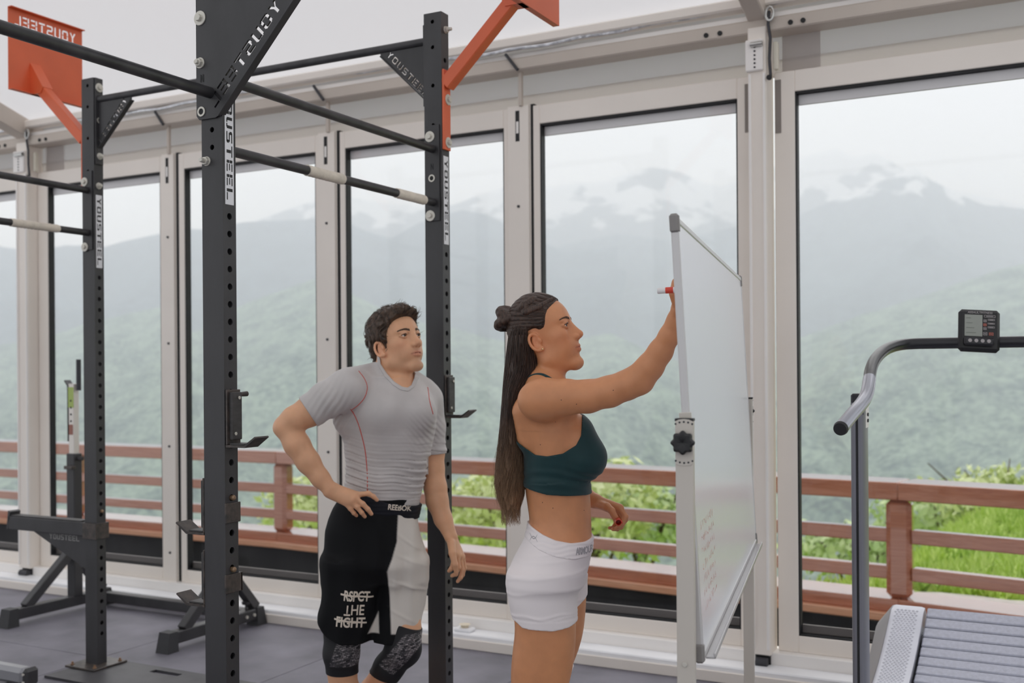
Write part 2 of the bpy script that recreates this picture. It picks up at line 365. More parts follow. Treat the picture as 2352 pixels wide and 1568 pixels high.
for x, y in RN[1:-1]:
    MB().cbox((x-0.085-rail_base.x, y+0.03-rail_base.y, -0.19-rail_base.z), (x+0.085-rail_base.x, y+0.19-rail_base.y, 0.49-rail_base.z), 0.035).build('post', M_WOOD, rail)

# ================================================================ hillside, shrubs, mountains, haze
def terrain_mat(name, c1, c2, scale, c3=None, snow=None):
    m = bpy.data.materials.new(name); m.use_nodes = True; nt = m.node_tree; MATS[name] = m
    b = nt.nodes['Principled BSDF']; b.inputs['Roughness'].default_value = 0.95; b.inputs['Specular IOR Level'].default_value = 0.1
    g = nt.nodes.new('ShaderNodeNewGeometry')
    n = nt.nodes.new('ShaderNodeTexNoise'); n.inputs['Scale'].default_value = scale; n.inputs['Detail'].default_value = 9; n.inputs['Roughness'].default_value = 0.62
    nt.links.new(g.outputs['Position'], n.inputs['Vector'])
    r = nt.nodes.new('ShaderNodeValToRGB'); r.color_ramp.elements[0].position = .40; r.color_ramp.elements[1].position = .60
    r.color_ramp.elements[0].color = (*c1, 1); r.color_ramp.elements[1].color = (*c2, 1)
    nf = nt.nodes.new('ShaderNodeTexNoise'); nf.inputs['Scale'].default_value = scale*7; nf.inputs['Detail'].default_value = 4; nt.links.new(g.outputs['Position'], nf.inputs['Vector'])
    ad = nt.nodes.new('ShaderNodeMixRGB'); ad.inputs[0].default_value = .5; nt.links.new(n.outputs['Fac'], ad.inputs[1]); nt.links.new(nf.outputs['Fac'], ad.inputs[2])
    nt.links.new(ad.outputs[0], r.inputs['Fac']); last = r.outputs['Color']
    if snow:      # snow fields lying in gullies above a height
        s = nt.nodes.new('ShaderNodeSeparateXYZ'); nt.links.new(g.outputs['Position'], s.inputs[0])
        mr = nt.nodes.new('ShaderNodeMapRange'); mr.inputs[1].default_value = snow[0]; mr.inputs[2].default_value = snow[1]
        nt.links.new(s.outputs['Z'], mr.inputs[0])
        n2 = nt.nodes.new('ShaderNodeTexNoise'); n2.inputs['Scale'].default_value = snow[2]; n2.inputs['Detail'].default_value = 4; nt.links.new(g.outputs['Position'], n2.inputs['Vector'])
        mu = nt.nodes.new('ShaderNodeMath'); mu.operation = 'MULTIPLY'; nt.links.new(mr.outputs[0], mu.inputs[0]); nt.links.new(n2.outputs['Fac'], mu.inputs[1])
        r2 = nt.nodes.new('ShaderNodeValToRGB'); r2.color_ramp.elements[0].position = .44; r2.color_ramp.elements[1].position = .50
        nt.links.new(mu.outputs[0], r2.inputs['Fac'])
        mx = nt.nodes.new('ShaderNodeMixRGB'); mx.inputs[2].default_value = (.88, .9, .93, 1); nt.links.new(r2.outputs[0], mx.inputs[0]); nt.links.new(last, mx.inputs[1]); last = mx.outputs[0]
    nt.links.new(last, b.inputs['Base Color'])
    return m
def interp_path(pts, n):
    P = np.array(pts, float); d = np.r_[0, np.cumsum(np.linalg.norm(np.diff(P, axis=0), axis=1))]; u = np.linspace(0, d[-1], n)
    return np.stack([np.interp(u, d, P[:, k]) for k in range(3)], 1)
def ridge(name, crest, dist_ratio, z_base, m, amp, fs, label, nu=260, nv=60, seed=0.0, back=True):
    """sloping mountainside: crest line falls towards the valley, gullied by noise"""
    Cr = interp_path(crest, nu); v = np.linspace(0, 1, nv); vs = []
    for j, t in enumerate(v):
        for i in range(nu):
            c = Cr[i]; k = 1-(1-dist_ratio)*t
            x, y = c[0]*k, c[1]*k; z = c[2]+(z_base-c[2])*(t**0.85)
            nz = mnoise.fractal(Vector((x*fs+seed, y*fs, z*fs*1.4)), 1.0, 2.1, 5)
            w = amp*min(1, 0.10+t*2.2)
            vs.append((x, y+nz*w*0.8, z+nz*w))
    fs_ = [(j*nu+i, j*nu+i+1, (j+1)*nu+i+1, (j+1)*nu+i) for j in range(nv-1) for i in range(nu-1)]
    if back:                                          # far side of the mountain
        n0 = len(vs); vs += [(c[0]*1.35, c[1]*1.35, z_base) for c in Cr]
        fs_ += [(i+1, i, n0+i, n0+i+1) for i in range(nu-1)]
    me = bpy.data.meshes.new(name); me.from_pydata(vs, [], fs_); finish(me, m, 180)
    o = bpy.data.objects.new(name, me); COL.objects.link(o); tag(o, label, 'mountain'); return o
ridge('snowy_mountain', [(-857.9609,960.7470,170.9448),(-795.0455,993.9185,195.7462),(-768.0698,1008.1412,208.1849),(-705.4067,1041.1797,194.9856),(-644.9005,1073.0810,194.4723),(-615.6871,1088.4835,206.3853),(-588.7349,1102.6937,215.2773),(-551.5415,1122.3036,213.9483),(-512.4982,1142.8888,221.2176),(-481.1111,1159.4373,222.9781),(-458.6409,1171.2845,231.9081),(-436.2043,1183.1140,235.7714),(-409.3496,1197.2729,229.9698),(-382.5319,1211.4122,218.5948),(-364.6244,1220.8538,215.4027),(-337.6520,1235.0747,227.3347),(-288.2363,1261.1287,244.1433),(-265.7795,1272.9688,251.0466),(-247.8180,1282.4388,255.9613),(-229.9576,1291.8556,245.6757),(-207.5142,1303.6886,250.5523),(-185.1987,1315.4543,236.1753),(-144.9958,1336.6509,215.5661),(-54.6287,1384.2960,189.4642),(101.1747,1466.4418,162.8072)],
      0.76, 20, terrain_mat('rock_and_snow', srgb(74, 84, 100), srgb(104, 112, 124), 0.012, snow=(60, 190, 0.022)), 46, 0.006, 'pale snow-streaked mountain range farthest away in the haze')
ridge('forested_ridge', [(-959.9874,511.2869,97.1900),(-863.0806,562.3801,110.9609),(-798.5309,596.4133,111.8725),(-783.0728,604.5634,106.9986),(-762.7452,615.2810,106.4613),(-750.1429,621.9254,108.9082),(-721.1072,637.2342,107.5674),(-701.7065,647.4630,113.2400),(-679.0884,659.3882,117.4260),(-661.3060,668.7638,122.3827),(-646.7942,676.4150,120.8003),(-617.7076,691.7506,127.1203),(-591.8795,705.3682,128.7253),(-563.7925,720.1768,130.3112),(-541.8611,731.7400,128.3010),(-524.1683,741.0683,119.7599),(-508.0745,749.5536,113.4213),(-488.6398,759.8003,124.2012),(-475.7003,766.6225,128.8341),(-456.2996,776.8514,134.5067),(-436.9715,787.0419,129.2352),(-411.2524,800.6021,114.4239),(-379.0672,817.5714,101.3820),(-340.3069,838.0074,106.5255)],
      0.58, -60, terrain_mat('haze_blue_forest', srgb(40, 54, 78), srgb(84, 100, 116), 0.022), 42, 0.009, 'blue-grey forested ridge seen through the left glass doors', seed=3.1)  # forest base colour shifted to blue, putting haze into it
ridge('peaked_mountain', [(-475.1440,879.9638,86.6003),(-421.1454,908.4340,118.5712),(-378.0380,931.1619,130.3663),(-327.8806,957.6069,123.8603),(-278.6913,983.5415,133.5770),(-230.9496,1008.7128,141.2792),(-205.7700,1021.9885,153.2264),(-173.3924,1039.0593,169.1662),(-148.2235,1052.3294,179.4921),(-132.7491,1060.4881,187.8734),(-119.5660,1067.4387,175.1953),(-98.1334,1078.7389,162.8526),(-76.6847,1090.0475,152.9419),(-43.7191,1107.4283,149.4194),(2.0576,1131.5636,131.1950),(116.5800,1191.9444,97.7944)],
      0.58, -60, terrain_mat('haze_blue_forest_rock', srgb(44, 58, 80), srgb(90, 106, 120), 0.02, snow=(90, 175, 0.026)), 44, 0.008, 'grey pointed mountain seen above the treadmill', seed=9.4)  # haze blue put into the forest and rock colours
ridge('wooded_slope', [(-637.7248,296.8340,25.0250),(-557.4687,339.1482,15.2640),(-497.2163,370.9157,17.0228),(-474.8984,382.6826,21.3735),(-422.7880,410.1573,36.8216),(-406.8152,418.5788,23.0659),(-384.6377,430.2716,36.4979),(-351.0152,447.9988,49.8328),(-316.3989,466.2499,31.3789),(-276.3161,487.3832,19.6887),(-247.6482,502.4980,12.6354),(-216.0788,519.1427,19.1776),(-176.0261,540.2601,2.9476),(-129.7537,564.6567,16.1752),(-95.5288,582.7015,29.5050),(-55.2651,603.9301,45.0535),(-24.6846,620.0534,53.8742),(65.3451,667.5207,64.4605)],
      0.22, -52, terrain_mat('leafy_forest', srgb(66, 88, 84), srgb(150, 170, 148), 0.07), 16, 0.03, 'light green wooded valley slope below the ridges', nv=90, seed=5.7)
# ground falling from the terrace into the valley
def hill_z(x, y):
    # mound rising to the right beyond the railing, falling away to the left and behind
    s = 1/(1+math.exp(-(x+3.3-0.10*(y-9))/0.8)); yy = y-7.9
    rise = -0.36+0.17*min(1, max(0, yy/5))*s+0.34*max(0, min(1, (y-11)/5))*s*min(1, max(0, (x+2.2)/2.5))+0.04*max(0, x)*min(1, max(0, yy/3))
    fall = -3.4*(1-s)*min(1, max(0, (y-8.3)/2.5))-0.40*max(0, y-17)**1.15
    return rise+fall+0.05*mnoise.fractal(Vector((x*1.3, y*1.3, 0)), 1, 2, 4)
NX, NY = 120, 90; vs = []
for j in range(NY):
    yj = .5+(j/NY)**1.6*46
    for i in range(NX):
        x = -34+i/(NX-1)*62; y = yj+float(np.interp(x, [p[0] for p in RN], [p[1] for p in RN]))
        vs.append((x, y, hill_z(x, y)))
me = bpy.data.meshes.new('ground'); me.from_pydata(vs, [], [(j*NX+i, j*NX+i+1, (j+1)*NX+i+1, (j+1)*NX+i) for j in range(NY-1) for i in range(NX-1)])
finish(me, terrain_mat('grass_and_gravel', srgb(138, 170, 70), srgb(196, 216, 120), 2.6), 180)
ground = bpy.data.objects.new('ground', me); COL.objects.link(ground); tag(ground, 'grassy ground falling away beyond the railing', None, None, 'structure')
# gravel strip just behind the railing on the right
gv = []
for i in range(30):
    for j in range(6):
        x = -2.2+i*0.25; y = 8.02-0.165*(x+1.1)*0.9+j*0.16
        gv.append((x, y, hill_z(x, y)+0.03-0.002*j))
me = bpy.data.meshes.new('gravel_path'); me.from_pydata(gv, [], [(i*6+j, (i+1)*6+j, (i+1)*6+j+1, i*6+j+1) for i in range(29) for j in range(5)])
finish(me, mat('pale_gravel', srgb(206, 200, 190), 0.9, var=0.15, vscale=9, bump=0.6, bscale=50), 180)
gp = bpy.data.objects.new('gravel_path', me); COL.objects.link(gp); tag(gp, 'pale gravel strip behind the railing', None, None, 'structure')
# grass blades on the mound
n = 26000
gx = RNG.uniform(-5.5, 6.5, n); gy = np.interp(gx, [p[0] for p in RN], [p[1] for p in RN])+1.3+RNG.random(n)**1.4*9; keep = gx > -5.0+0.1*(gy-8)
gx, gy = gx[keep], gy[keep]; n = len(gx); V3 = np.zeros((n, 3, 3)); hh = RNG.uniform(0.06, 0.18, n); aa = RNG.uniform(0, 2*PI, n); ww = RNG.uniform(.012, .03, n)
gz = np.array([hill_z(a, b) for a, b in zip(gx, gy)])
V3[:, 0] = np.stack([gx-np.cos(aa)*ww, gy-np.sin(aa)*ww, gz-.02], 1); V3[:, 1] = np.stack([gx+np.cos(aa)*ww, gy+np.sin(aa)*ww, gz-.02], 1)
V3[:, 2] = np.stack([gx+RNG.normal(0, .06, n), gy+RNG.normal(0, .06, n), gz+hh], 1)
me = bpy.data.meshes.new('grass'); me.from_pydata(V3.reshape(-1, 3).tolist(), [], np.arange(3*n).reshape(-1, 3).tolist())
finish(me, mat('fresh_grass', srgb(166, 196, 84), 0.7, var=0.3, vscale=1.8, col2=srgb(214, 232, 134)), 0)
go = bpy.data.objects.new('grass', me); COL.objects.link(go); tag(go, 'tall fresh green grass on the mound behind the railing', 'grass', None, 'stuff')
# shrubs with real leaves
def shrub(name, base, h, rad, nleaf, m, label, seed):
    rg = np.random.default_rng(seed); root = empty(name, base, 0, label, 'shrub', 'shrubs beyond the railing')
    st = MB(); lf = []
    for k in range(7):
        a = rg.uniform(0, 2*PI); top = Vector((math.cos(a)*rad*rg.uniform(.2, .8), math.sin(a)*rad*rg.uniform(.2, .8), h*rg.uniform(.6, 1)))
        st.tube([(0, 0, -.2), tuple(top*0.5+Vector((0, 0, h*.1))), tuple(top)], [.03, .02, .008], 5)
    st.build('stems', mat('shrub_bark', srgb(96, 80, 62), .9), root)
    u = rg.normal(size=(nleaf, 3)); u /= np.linalg.norm(u, axis=1)[:, None]; rr = rg.uniform(.35, 1, nleaf)**.5
    lump = np.array([0.75+0.45*mnoise.noise(Vector(q)*2.3+Vector((seed, 0, 0))) for q in u])
    P = u*(rr*lump)[:, None]*np.array([rad, rad, h*.5])+np.array([0, 0, h*.55])
    s = rg.uniform(.05, .11, nleaf); t1 = rg.normal(size=(nleaf, 3)); t1 /= np.linalg.norm(t1, axis=1)[:, None]; t2 = np.cross(t1, u); t2 /= np.linalg.norm(t2, axis=1)[:, None]
    Q = np.stack([P-t1*s[:, None], P+t2*s[:, None]*.5, P+t1*s[:, None], P-t2*s[:, None]*.5], 1)
    me = bpy.data.meshes.new('foliage'); me.from_pydata(Q.reshape(-1, 3).tolist(), [], np.arange(4*nleaf).reshape(-1, 4).tolist()); finish(me, m, 0)
    o = bpy.data.objects.new('foliage', me); COL.objects.link(o); o.parent = root; tag(o, kind='stuff'); return root
M_LEAF = mat('hazed_yellow_green_leaves', srgb(212, 224, 150), 0.6, var=0.2, vscale=2.5, col2=srgb(238, 244, 192))  # leaf colours paled to carry haze that the volume barely gives here
M_LEAF2 = mat('hazed_green_leaves', srgb(184, 208, 142), 0.6, var=0.2, vscale=2.5, col2=srgb(220, 234, 178))  # haze paled into these leaves as well
SH = [(2.0, 1.1, 0), (2.2, 1.2, 1), (1.7, 0.9, 0), (1.5, 1.0, 1), (1.6, .9, 0), (1.7, 1.0, 0), (1.2, 1.4, 0), (1.1, 1.3, 1), (.9, 1.1, 1)]   # height, radius, leaf kind
SHL = ['yellow-green shrub behind the woman, beyond the railing', 'tall mid-green shrub beyond the railing right of the woman', 'yellow-green bush seen above the woman\'s lowered hand', 'mid-green bush beyond the railing beside the whiteboard', 'small yellow-green bush beyond the railing right of the man',
       'yellow-green bush seen beneath the man\'s bent elbow', 'bright green bush on the mound at the far right', 'round green bush on the mound under the treadmill console', 'low green bush on the mound left of the treadmill post']
for k, (b_, lb) in enumerate(zip([(-6.9874,13.2731,-0.5762),(-7.2474,15.3970,-0.6731),(-5.5172,12.9178,-0.3962),(-5.3745,14.1235,-0.6811),(-8.0276,13.8552,-0.8004),(-11.4830,14.2943,-0.9817),(-0.9602,16.4509,-0.1105),(-1.8291,17.1233,-0.4638),(-2.6069,14.4522,-0.5912)], SHL)):
    h, rad, kind = SH[k]
    shrub('leafy_shrub', (b_[0], b_[1], b_[2]-h*0.55-(.35 if k > 5 else 0)), h, rad, 1100, (M_LEAF, M_LEAF2)[kind], lb, 20+k)
# valley haze: a real scattering volume between the terrace and the mountains
hz = MB().box((-2600, 22, -140), (1500, 2300, 360)).build('valley_haze', None, kind='stuff', smooth=0, label='pale haze filling the valley before the mountains', cat='haze')
hm = bpy.data.materials.new('valley_haze'); hm.use_nodes = True; nt = hm.node_tree; nt.nodes.remove(nt.nodes['Principled BSDF'])
vsn = nt.nodes.new('ShaderNodeVolumeScatter'); vsn.inputs['Color'].default_value = (0.90, 0.945, 1.0, 1); vsn.inputs['Density'].default_value = 0.0017; vsn.inputs['Anisotropy'].default_value = 0.45
nt.links.new(vsn.outputs[0], nt.nodes['Material Output'].inputs['Volume']); hz.data.materials.append(hm)

# ================================================================ pull-up rig
M_BLK = mat('black_powder_coat', srgb(58, 57, 59), 0.42, 0.0, 0.5, var=0.18, vscale=9, bump=0.06, bscale=300, stretch=(1, 1, .35))
M_BAR = mat('worn_black_bar', srgb(62, 61, 63), 0.38, 0.15, 0.5, var=0.3, vscale=14)
M_EDGE = mat('black_worn_plate', srgb(50, 48, 48), 0.4, 0.1, 0.5, var=0.3, vscale=40, col2=srgb(88, 78, 72))
M_TAPE = mat('cream_athletic_tape', srgb(226, 216, 202), 0.85, var=0.08, vscale=30, bump=0.4, bscale=120)
M_WASH = mat('zinc_washer', srgb(214, 210, 200), 0.38, 0.35)
M_ORG = mat('orange_powder_coat', srgb(226, 106, 66), 0.38, 0.0, 0.5, var=0.06, vscale=5)
M_STK = mat('white_name_sticker', srgb(236, 236, 240), 0.45)
M_INK = mat('black_print', srgb(30, 30, 32), 0.5)
M_BRASS = mat('worn_brass_pin', srgb(150, 124, 98), 0.4, 0.5)
M_UHMW = mat('worn_black_plastic', srgb(64, 62, 62), 0.5, var=0.25, vscale=30, stretch=(1, 1, 4))
PW, PD, PH = 0.080, 0.054, 2.80          # upright section and height
HOLE0, HSTEP, HR = 1.035, 0.0512, 0.0098

def holed_strip(mb, P, w, z0, z1, zs, r, depth=0.005, n=16):
    """flat strip with round holes; P(u, z, d) maps to 3-D (d = depth inwards)"""
    z = z0; c = min(w/2, HSTEP/2-0.001)
    def quad(za, zb): mb.add([P(-w/2, za, 0), P(w/2, za, 0), P(w/2, zb, 0), P(-w/2, zb, 0)], [(0, 1, 2, 3)])
    for h in sorted(zs):
        if h-c > z: quad(z, h-c)
        outer = []; inner = []
        for k in range(n):
            a = 2*PI*(k+0.5)/n; ca, sa = math.cos(a), math.sin(a); s = 1/max(abs(ca), abs(sa))
            outer.append(P(ca*s*w/2, h+sa*s*c, 0)); inner.append((r*ca, h+r*sa))
        vs = outer+[P(u, v, 0) for u, v in inner]+[P(u, v, depth) for u, v in inner]
        # corner fill: outer ring follows the rectangle, add its corners
        mb.add(vs, [(k, (k+1) % n, n+(k+1) % n, n+k) for k in range(n)]+[(n+k, n+(k+1) % n, 2*n+(k+1) % n, 2*n+k) for k in range(n)])
        for su in (-1, 1):
            for sv in (-1, 1):
                ks = [k for k in range(n) if True]
                # triangle at each rectangle corner between the two neighbouring ring points
                a0 = math.atan2(sv, su); k0 = int(((a0 % (2*PI))/(2*PI))*n-0.5) % n; k1 = (k0+1) % n
                mb.add([P(su*w/2, h+sv*c, 0), outer[k0], outer[k1]], [(0, 1, 2)])
        z = h+c
    if z < z1: quad(z, z1)
def upright_mesh():
    mb = MB(); hx, hy = PW/2, PD/2
    zs = [HOLE0+HSTEP*k for k in range(-17, 17) if HOLE0+HSTEP*k < 1.87]+[2.30+0.157*k for k in range(4) if 2.30+.157*k < 2.77]
    zf = [2.055, 2.106, 2.36, 2.515, 2.665, 2.765]
    holed_strip(mb, lambda u, z, d: (hx-d, u, z), PD, 0, PH, zs, HR)
    holed_strip(mb, lambda u, z, d: (-hx+d, u, z), PD, 0, PH, zs, HR)
    holed_strip(mb, lambda u, z, d: (u, -hy+d, z), PW, 0, PH, zf, 0.008)
    holed_strip(mb, lambda u, z, d: (u, hy-d, z), PW, 0, PH, zf, 0.008)
    mb.add([(-hx, -hy, PH), (hx, -hy, PH), (hx, hy, PH), (-hx, hy, PH)], [(0, 1, 2, 3)])
    me = bpy.data.meshes.new('upright'); me.from_pydata(mb.v, [], mb.f)
    bm = bmesh.new(); bm.from_mesh(me); bmesh.ops.remove_doubles(bm, verts=bm.verts, dist=1e-5); bmesh.ops.recalc_face_normals(bm, faces=bm.faces); bm.to_mesh(me); bm.free()
    finish(me, M_BLK, 0); return me
UP_ME = upright_mesh()
# bolts: washer, hex head, optional thread end; local z points out of the face
def bolt_mesh(name, wr, hexr, hh, thread=0.0):
    mb = MB()
    if wr: mb.lathe([(wr, 0), (wr, .0025), (wr*.94, .0035)], n=24)
    mb.lathe([(hexr, .003), (hexr, hh*.9), (hexr*.9, hh)], n=6)
    if thread: mb.lathe([(hexr*.55, hh), (hexr*.55, hh+thread*.85), (hexr*.42, hh+thread)], n=12)
    return mb.mesh(name, M_WASH, 25)
BOLT = bolt_mesh('bolt', .0215, .0105, .012); NUT = bolt_mesh('nut', .016, .0125, .013, .008); NUTL = bolt_mesh('nut', .014, .0125, .013, .016)
RING = None
def ring_mesh(r0, r1, t):
    mb = MB(); n = 20
    for z in (0, t):
        pass
    prof = [(r0, 0), (r0, t), (r1, t), (r1, 0)]; vs = []
    for rr, z in prof:
        for k in range(n): vs.append((rr*math.cos(2*PI*k/n), rr*math.sin(2*PI*k/n), z))
    fs = [(i*n+k, i*n+(k+1) % n, ((i+1) % 4)*n+(k+1) % n, ((i+1) % 4)*n+k) for i in range(4) for k in range(n)]
    return mb.add(vs, fs).mesh('bushing', M_WASH, 30)
RING = ring_mesh(.009, .0145, .0025)
FRONT, RIGHT, LEFT = (0, -1, 0), (1, 0, 0), (-1, 0, 0)

rig = empty('pull_up_rig', (-2.2255, 2.387, 0), label='black steel pull-up rig with perforated uprights, round bars and orange targets', cat='pull-up rig')
RO = Vector((-2.2255, 2.387, 0))
def at(o, x, y, z): o.location = Vector((x, y, z))-RO; return o
UPX = {'P2': (-2.2255, 2.387), 'P3': (-2.2255, 3.602), 'P4': (-4.152, 3.602), 'P1': (-2.2255, 1.172), 'P5': (-4.152, 2.387), 'P6': (0.45, 2.387)}
UP = {}
for k, (x, y) in UPX.items():
    u = inst('upright', UP_ME, rig, Vector((x, y, 0))-RO); UP[k] = u
def fasten(me, name, up, dx, dy, z, face):
    """bolt on an upright; dx, dy in the upright's own frame, placed on a face"""
    return inst(name, me, UP[up], M=axisM((dx, dy, z), face))
hx, hy = PW/2, PD/2
# ---- stickers with the maker's name
def sticker(up, z0, z1):
    s = MB().cbox((hx, -.018, z0), (hx+.0012, .018, z1), .0005).build('name_sticker', M_STK, UP[up], smooth=0)
    polys, w = letters('YOUSTEEL', 0.024, .26); k = (z1-z0-.028)/w; mb = MB()
    for p in polys:      # reads downwards, letter tops away from the room
        q = [(y_-.012, z1-.014-x_*k) for x_, y_ in p]; n = len(q)
        mb.add([(hx+.0016, a, b) for a, b in q], [tuple(range(n))])
    mb.build('lettering', M_INK, s if False else UP[up], smooth=0)
sticker('P2', 1.888, 2.24); sticker('P3', 1.894, 2.239); sticker('P4', 1.90, 2.246)
# ---- bars
def bar(x, y0, y1, z, tape=(), r=.0155):
    b = MB().cyl((x-RO.x, y0-RO.y, z), (x-RO.x, y1-RO.y, z), r, 20).build('pull_up_bar', M_BAR, rig)
    for a, c in tape:
        pr = []; n = int((c-a)/.006); pts = []; rs = []
        for i in range(n+1):
            pts.append((x-RO.x, a-RO.y+(c-a)*i/n, z)); rs.append(r+.0022+(.0012 if i % 3 == 0 else 0)+random.uniform(-.0004, .0004))
        MB().tube([(pts[0][0], pts[0][1]-.001, z)]+pts+[(pts[-1][0], pts[-1][1]+.001, z)], [r]+rs+[r], 18).build('grip_tape', M_TAPE, b)
    return b
YB2, YF3 = 2.387+hy, 3.602-hy
XC = -2.2255
bar(XC, YB2+.006, YF3-.006, 2.266); bar(XC, YB2+.006, YF3-.006, 2.058, ((2.795, 2.987), (3.315, 3.506)), .0155)
bar(XC, 1.172+hy+.006, 2.387-hy-.006, 2.212, (), .0165)
bar(-4.152, 2.387+hy+.006, YF3-.006, 2.268); bar(-4.152, 2.387+hy+.006, YF3-.006, 2.067, ((3.155, 3.405),), .0155)
# chalk smears on the nearest bar
M_CHALK = mat('chalk', srgb(200, 200, 204), .95)
cb = MB()
for k in range(60):
    t = random.gauss(0, 1); y = 2.10+.055*t if k < 30 else 2.235+.035*t; a = R(random.uniform(150, 215)); rr = .0168; L = random.uniform(.003, .010); wv = random.uniform(.0015, .004)
    p = lambda dy, da: (XC-RO.x+rr*math.cos(a+da), y-RO.y+dy, 2.212+rr*math.sin(a+da))
    cb.add([p(-L, -wv/rr), p(L*.6, -wv/rr*.6), p(L, wv/rr), p(-L*.7, wv/rr*.8)], [(0, 1, 2, 3)])
cb.build('chalk_marks', M_CHALK, rig, smooth=0, kind='stuff')
# ---- end plates carrying the bars
def end_plate(up, face_y, z0, z1):
    s = -1 if face_y < 0 else 1; y = s*hy
    return MB().cbox((-.032, min(y, y+s*.006), z0), (.030, max(y, y+s*.006), z1), .0015).build('bar_plate', M_BLK, UP[up])
for u in ('P3', 'P4'): end_plate(u, -1, 1.985, 2.36)
for u in ('P2', 'P5'): end_plate(u, 1, 1.985, 2.36)
end_plate('P1', 1, 2.1, 2.36)
for z in (2.315, 2.006): fasten(BOLT, 'bolt', 'P3', -.012, -hy-.006, z, FRONT); fasten(BOLT, 'bolt', 'P4', -.018, -hy-.006, z-.006, FRONT)
fasten(RING, 'bushing', 'P3', -.004, -hy-.006, 2.152, FRONT)
MB().cyl((-.004, -hy-.0065, 2.152), (-.004, -hy-.004, 2.152), .009, 14).build('bore', M_GASK, UP['P3'])
def cut_letter(ch, up, x, z, y, size=.02):
    mb = MB()
    for p in LET[ch]: mb.add([(x+(a-.5)*size*.8, y, z+(b-.7)*size) for a, b in p], [tuple(range(len(p)))])
    mb.build('stamped_letter', M_GASK, UP[up], smooth=0)
cut_letter('N', 'P3', -.002, 2.197, -hy-.0065, .017)
# ---- beams along the windows
MB().cyl((-4.152+hx-RO.x, 3.602-RO.y, 2.70), (-2.2255-hx-RO.x, 3.602-RO.y, 2.70), .0165, 20).build('cross_beam', M_BAR, rig)
MB().cyl((-2.2255+hx-RO.x, 2.387-hy-.004-RO.y, 2.72), (.45-hx-RO.x, 2.387-hy-.004-RO.y, 2.72), .0165, 20).build('cross_beam', M_BAR, rig)
# ---- triangular gussets with the name cut through
def gusset(name, tri, word_from, word_to, th, hcut, parent, M, flange=None, extra=None):
    """tri in local (x,z); the word is cut through along word_from->word_to"""
    o = MB().prism(tri, 0, th).build(name, M_BLK, parent, smooth=0); o.matrix_local = M
    polys, w = letters('YOUSTEEL', hcut, .24); a = Vector(word_from); b = Vector(word_to); d = (b-a); k = d.length/w; d.normalize()
    nrm = Vector((-d.y, d.x)); side = 1 if (Vector((sum(p[0] for p in tri)/len(tri), sum(p[1] for p in tri)/len(tri)))-a).dot(nrm) > 0 else -1
    cm = MB()
    for p in polys:
        q = [a+d*(x_*k)+nrm*side*y_ for x_, y_ in p]; cm.prism([(v.x, v.y) for v in q], -.02, th+.02)
    co = cm.build('cutter', None, None, smooth=0); co.matrix_world = M if parent is None else Matrix.Translation(parent.location) @ M
    bpy.context.view_layer.update(); co.matrix_world = o.matrix_world
    bo = o.modifiers.new('cut', 'BOOLEAN'); bo.object = co; bo.operation = 'DIFFERENCE'; bo.solver = 'EXACT'; bo.use_self = True
    bpy.context.view_layer.update(); dg = bpy.context.evaluated_depsgraph_get()
    me = bpy.data.meshes.new_from_object(o.evaluated_get(dg)); o.modifiers.clear(); o.data = me; finish(me, None, 0); bpy.data.objects.remove(co)
    if flange:
        (p0, p1) = flange; f = MB(); f.beam((p0[0], th*.5+.004, p0[1]), (p1[0], th*.5+.004, p1[1]), .026, .005, up=(p1[1]-p0[1], 0, -(p1[0]-p0[0])), ch=.001)
        fo = f.build('flange', M_BLK, o)
    return o
# near upright: big plate on its front face, seen from behind so the word runs backwards
gM = Matrix.Translation((XC-RO.x, -hy-.0065, 0))
gusset('gusset_plate', [(-.053, 2.15), (-.043, 2.138), (.020, 2.138), (.034, 2.144), (.575, 2.70), (.575, 2.76), (-.053, 2.76)], (.268, 2.420), (.020, 2.165), .006, .036, rig, gM, ((.034, 2.142), (.575, 2.70)))
for z in (2.455, ): fasten(BOLT, 'bolt', 'P2', -.036, -hy-.007, 2.434, FRONT)
fasten(NUT, 'bolt', 'P2', -.036, -hy-.007, 2.303, FRONT)
fasten(RING, 'bushing', 'P2', -.033, -hy-.007, 2.161, FRONT)
MB().cyl((-.033, -hy-.0075, 2.161), (-.033, -hy-.005, 2.161), .009, 14).build('bore', M_GASK, UP['P2'])
cut_letter('N', 'P2', -.030, 2.258, -hy-.0078, .016)
fasten(NUTL, 'bolt', 'P2', -.020, -hy, 2.016, FRONT)
# far upright: small gusset on its left, word readable
gM = Matrix.Translation((-2.2255-RO.x, 3.602-.004-RO.y, 0))
gusset('gusset_plate', [(-hx, 2.47), (-hx, 2.69), (-.262, 2.69), (-.262, 2.675)], (-.236, 2.672), (-.05, 2.478), .006, .026, rig, gM, ((-hx, 2.462), (-.262, 2.672)))
for dz, rr in ((2.64, .007), (2.625, .007)):
    pass
MB().cbox((-hx-.008, -.022, 2.44), (-hx, .022, 2.76), .001).build('bracket', M_BLK, UP['P3'])
gM = Matrix.Translation((-4.152-RO.x, 3.602-.004-RO.y, 0))
gusset('gusset_plate', [(hx, 2.47), (hx, 2.69), (.262, 2.69), (.262, 2.675)], (.236, 2.672), (.05, 2.478), .006, .026, rig, gM, ((.262, 2.672), (hx, 2.462)))
MB().cbox((hx, -.022, 2.39), (hx+.008, .022, 2.80), .001).build('bracket', M_BLK, UP['P4'])
fasten(BOLT, 'bolt', 'P4', hx+.008, .0, 2.755, RIGHT); fasten(NUT, 'bolt', 'P4', hx+.008, 0, 2.43, RIGHT); fasten(RING, 'bushing', 'P4', hx+.008, 0, 2.60, RIGHT)
fasten(NUT, 'bolt', 'P4', hx, .0, 2.29, RIGHT)
fasten(NUTL, 'bolt', 'P3', hx, 0.004, 2.735, RIGHT)
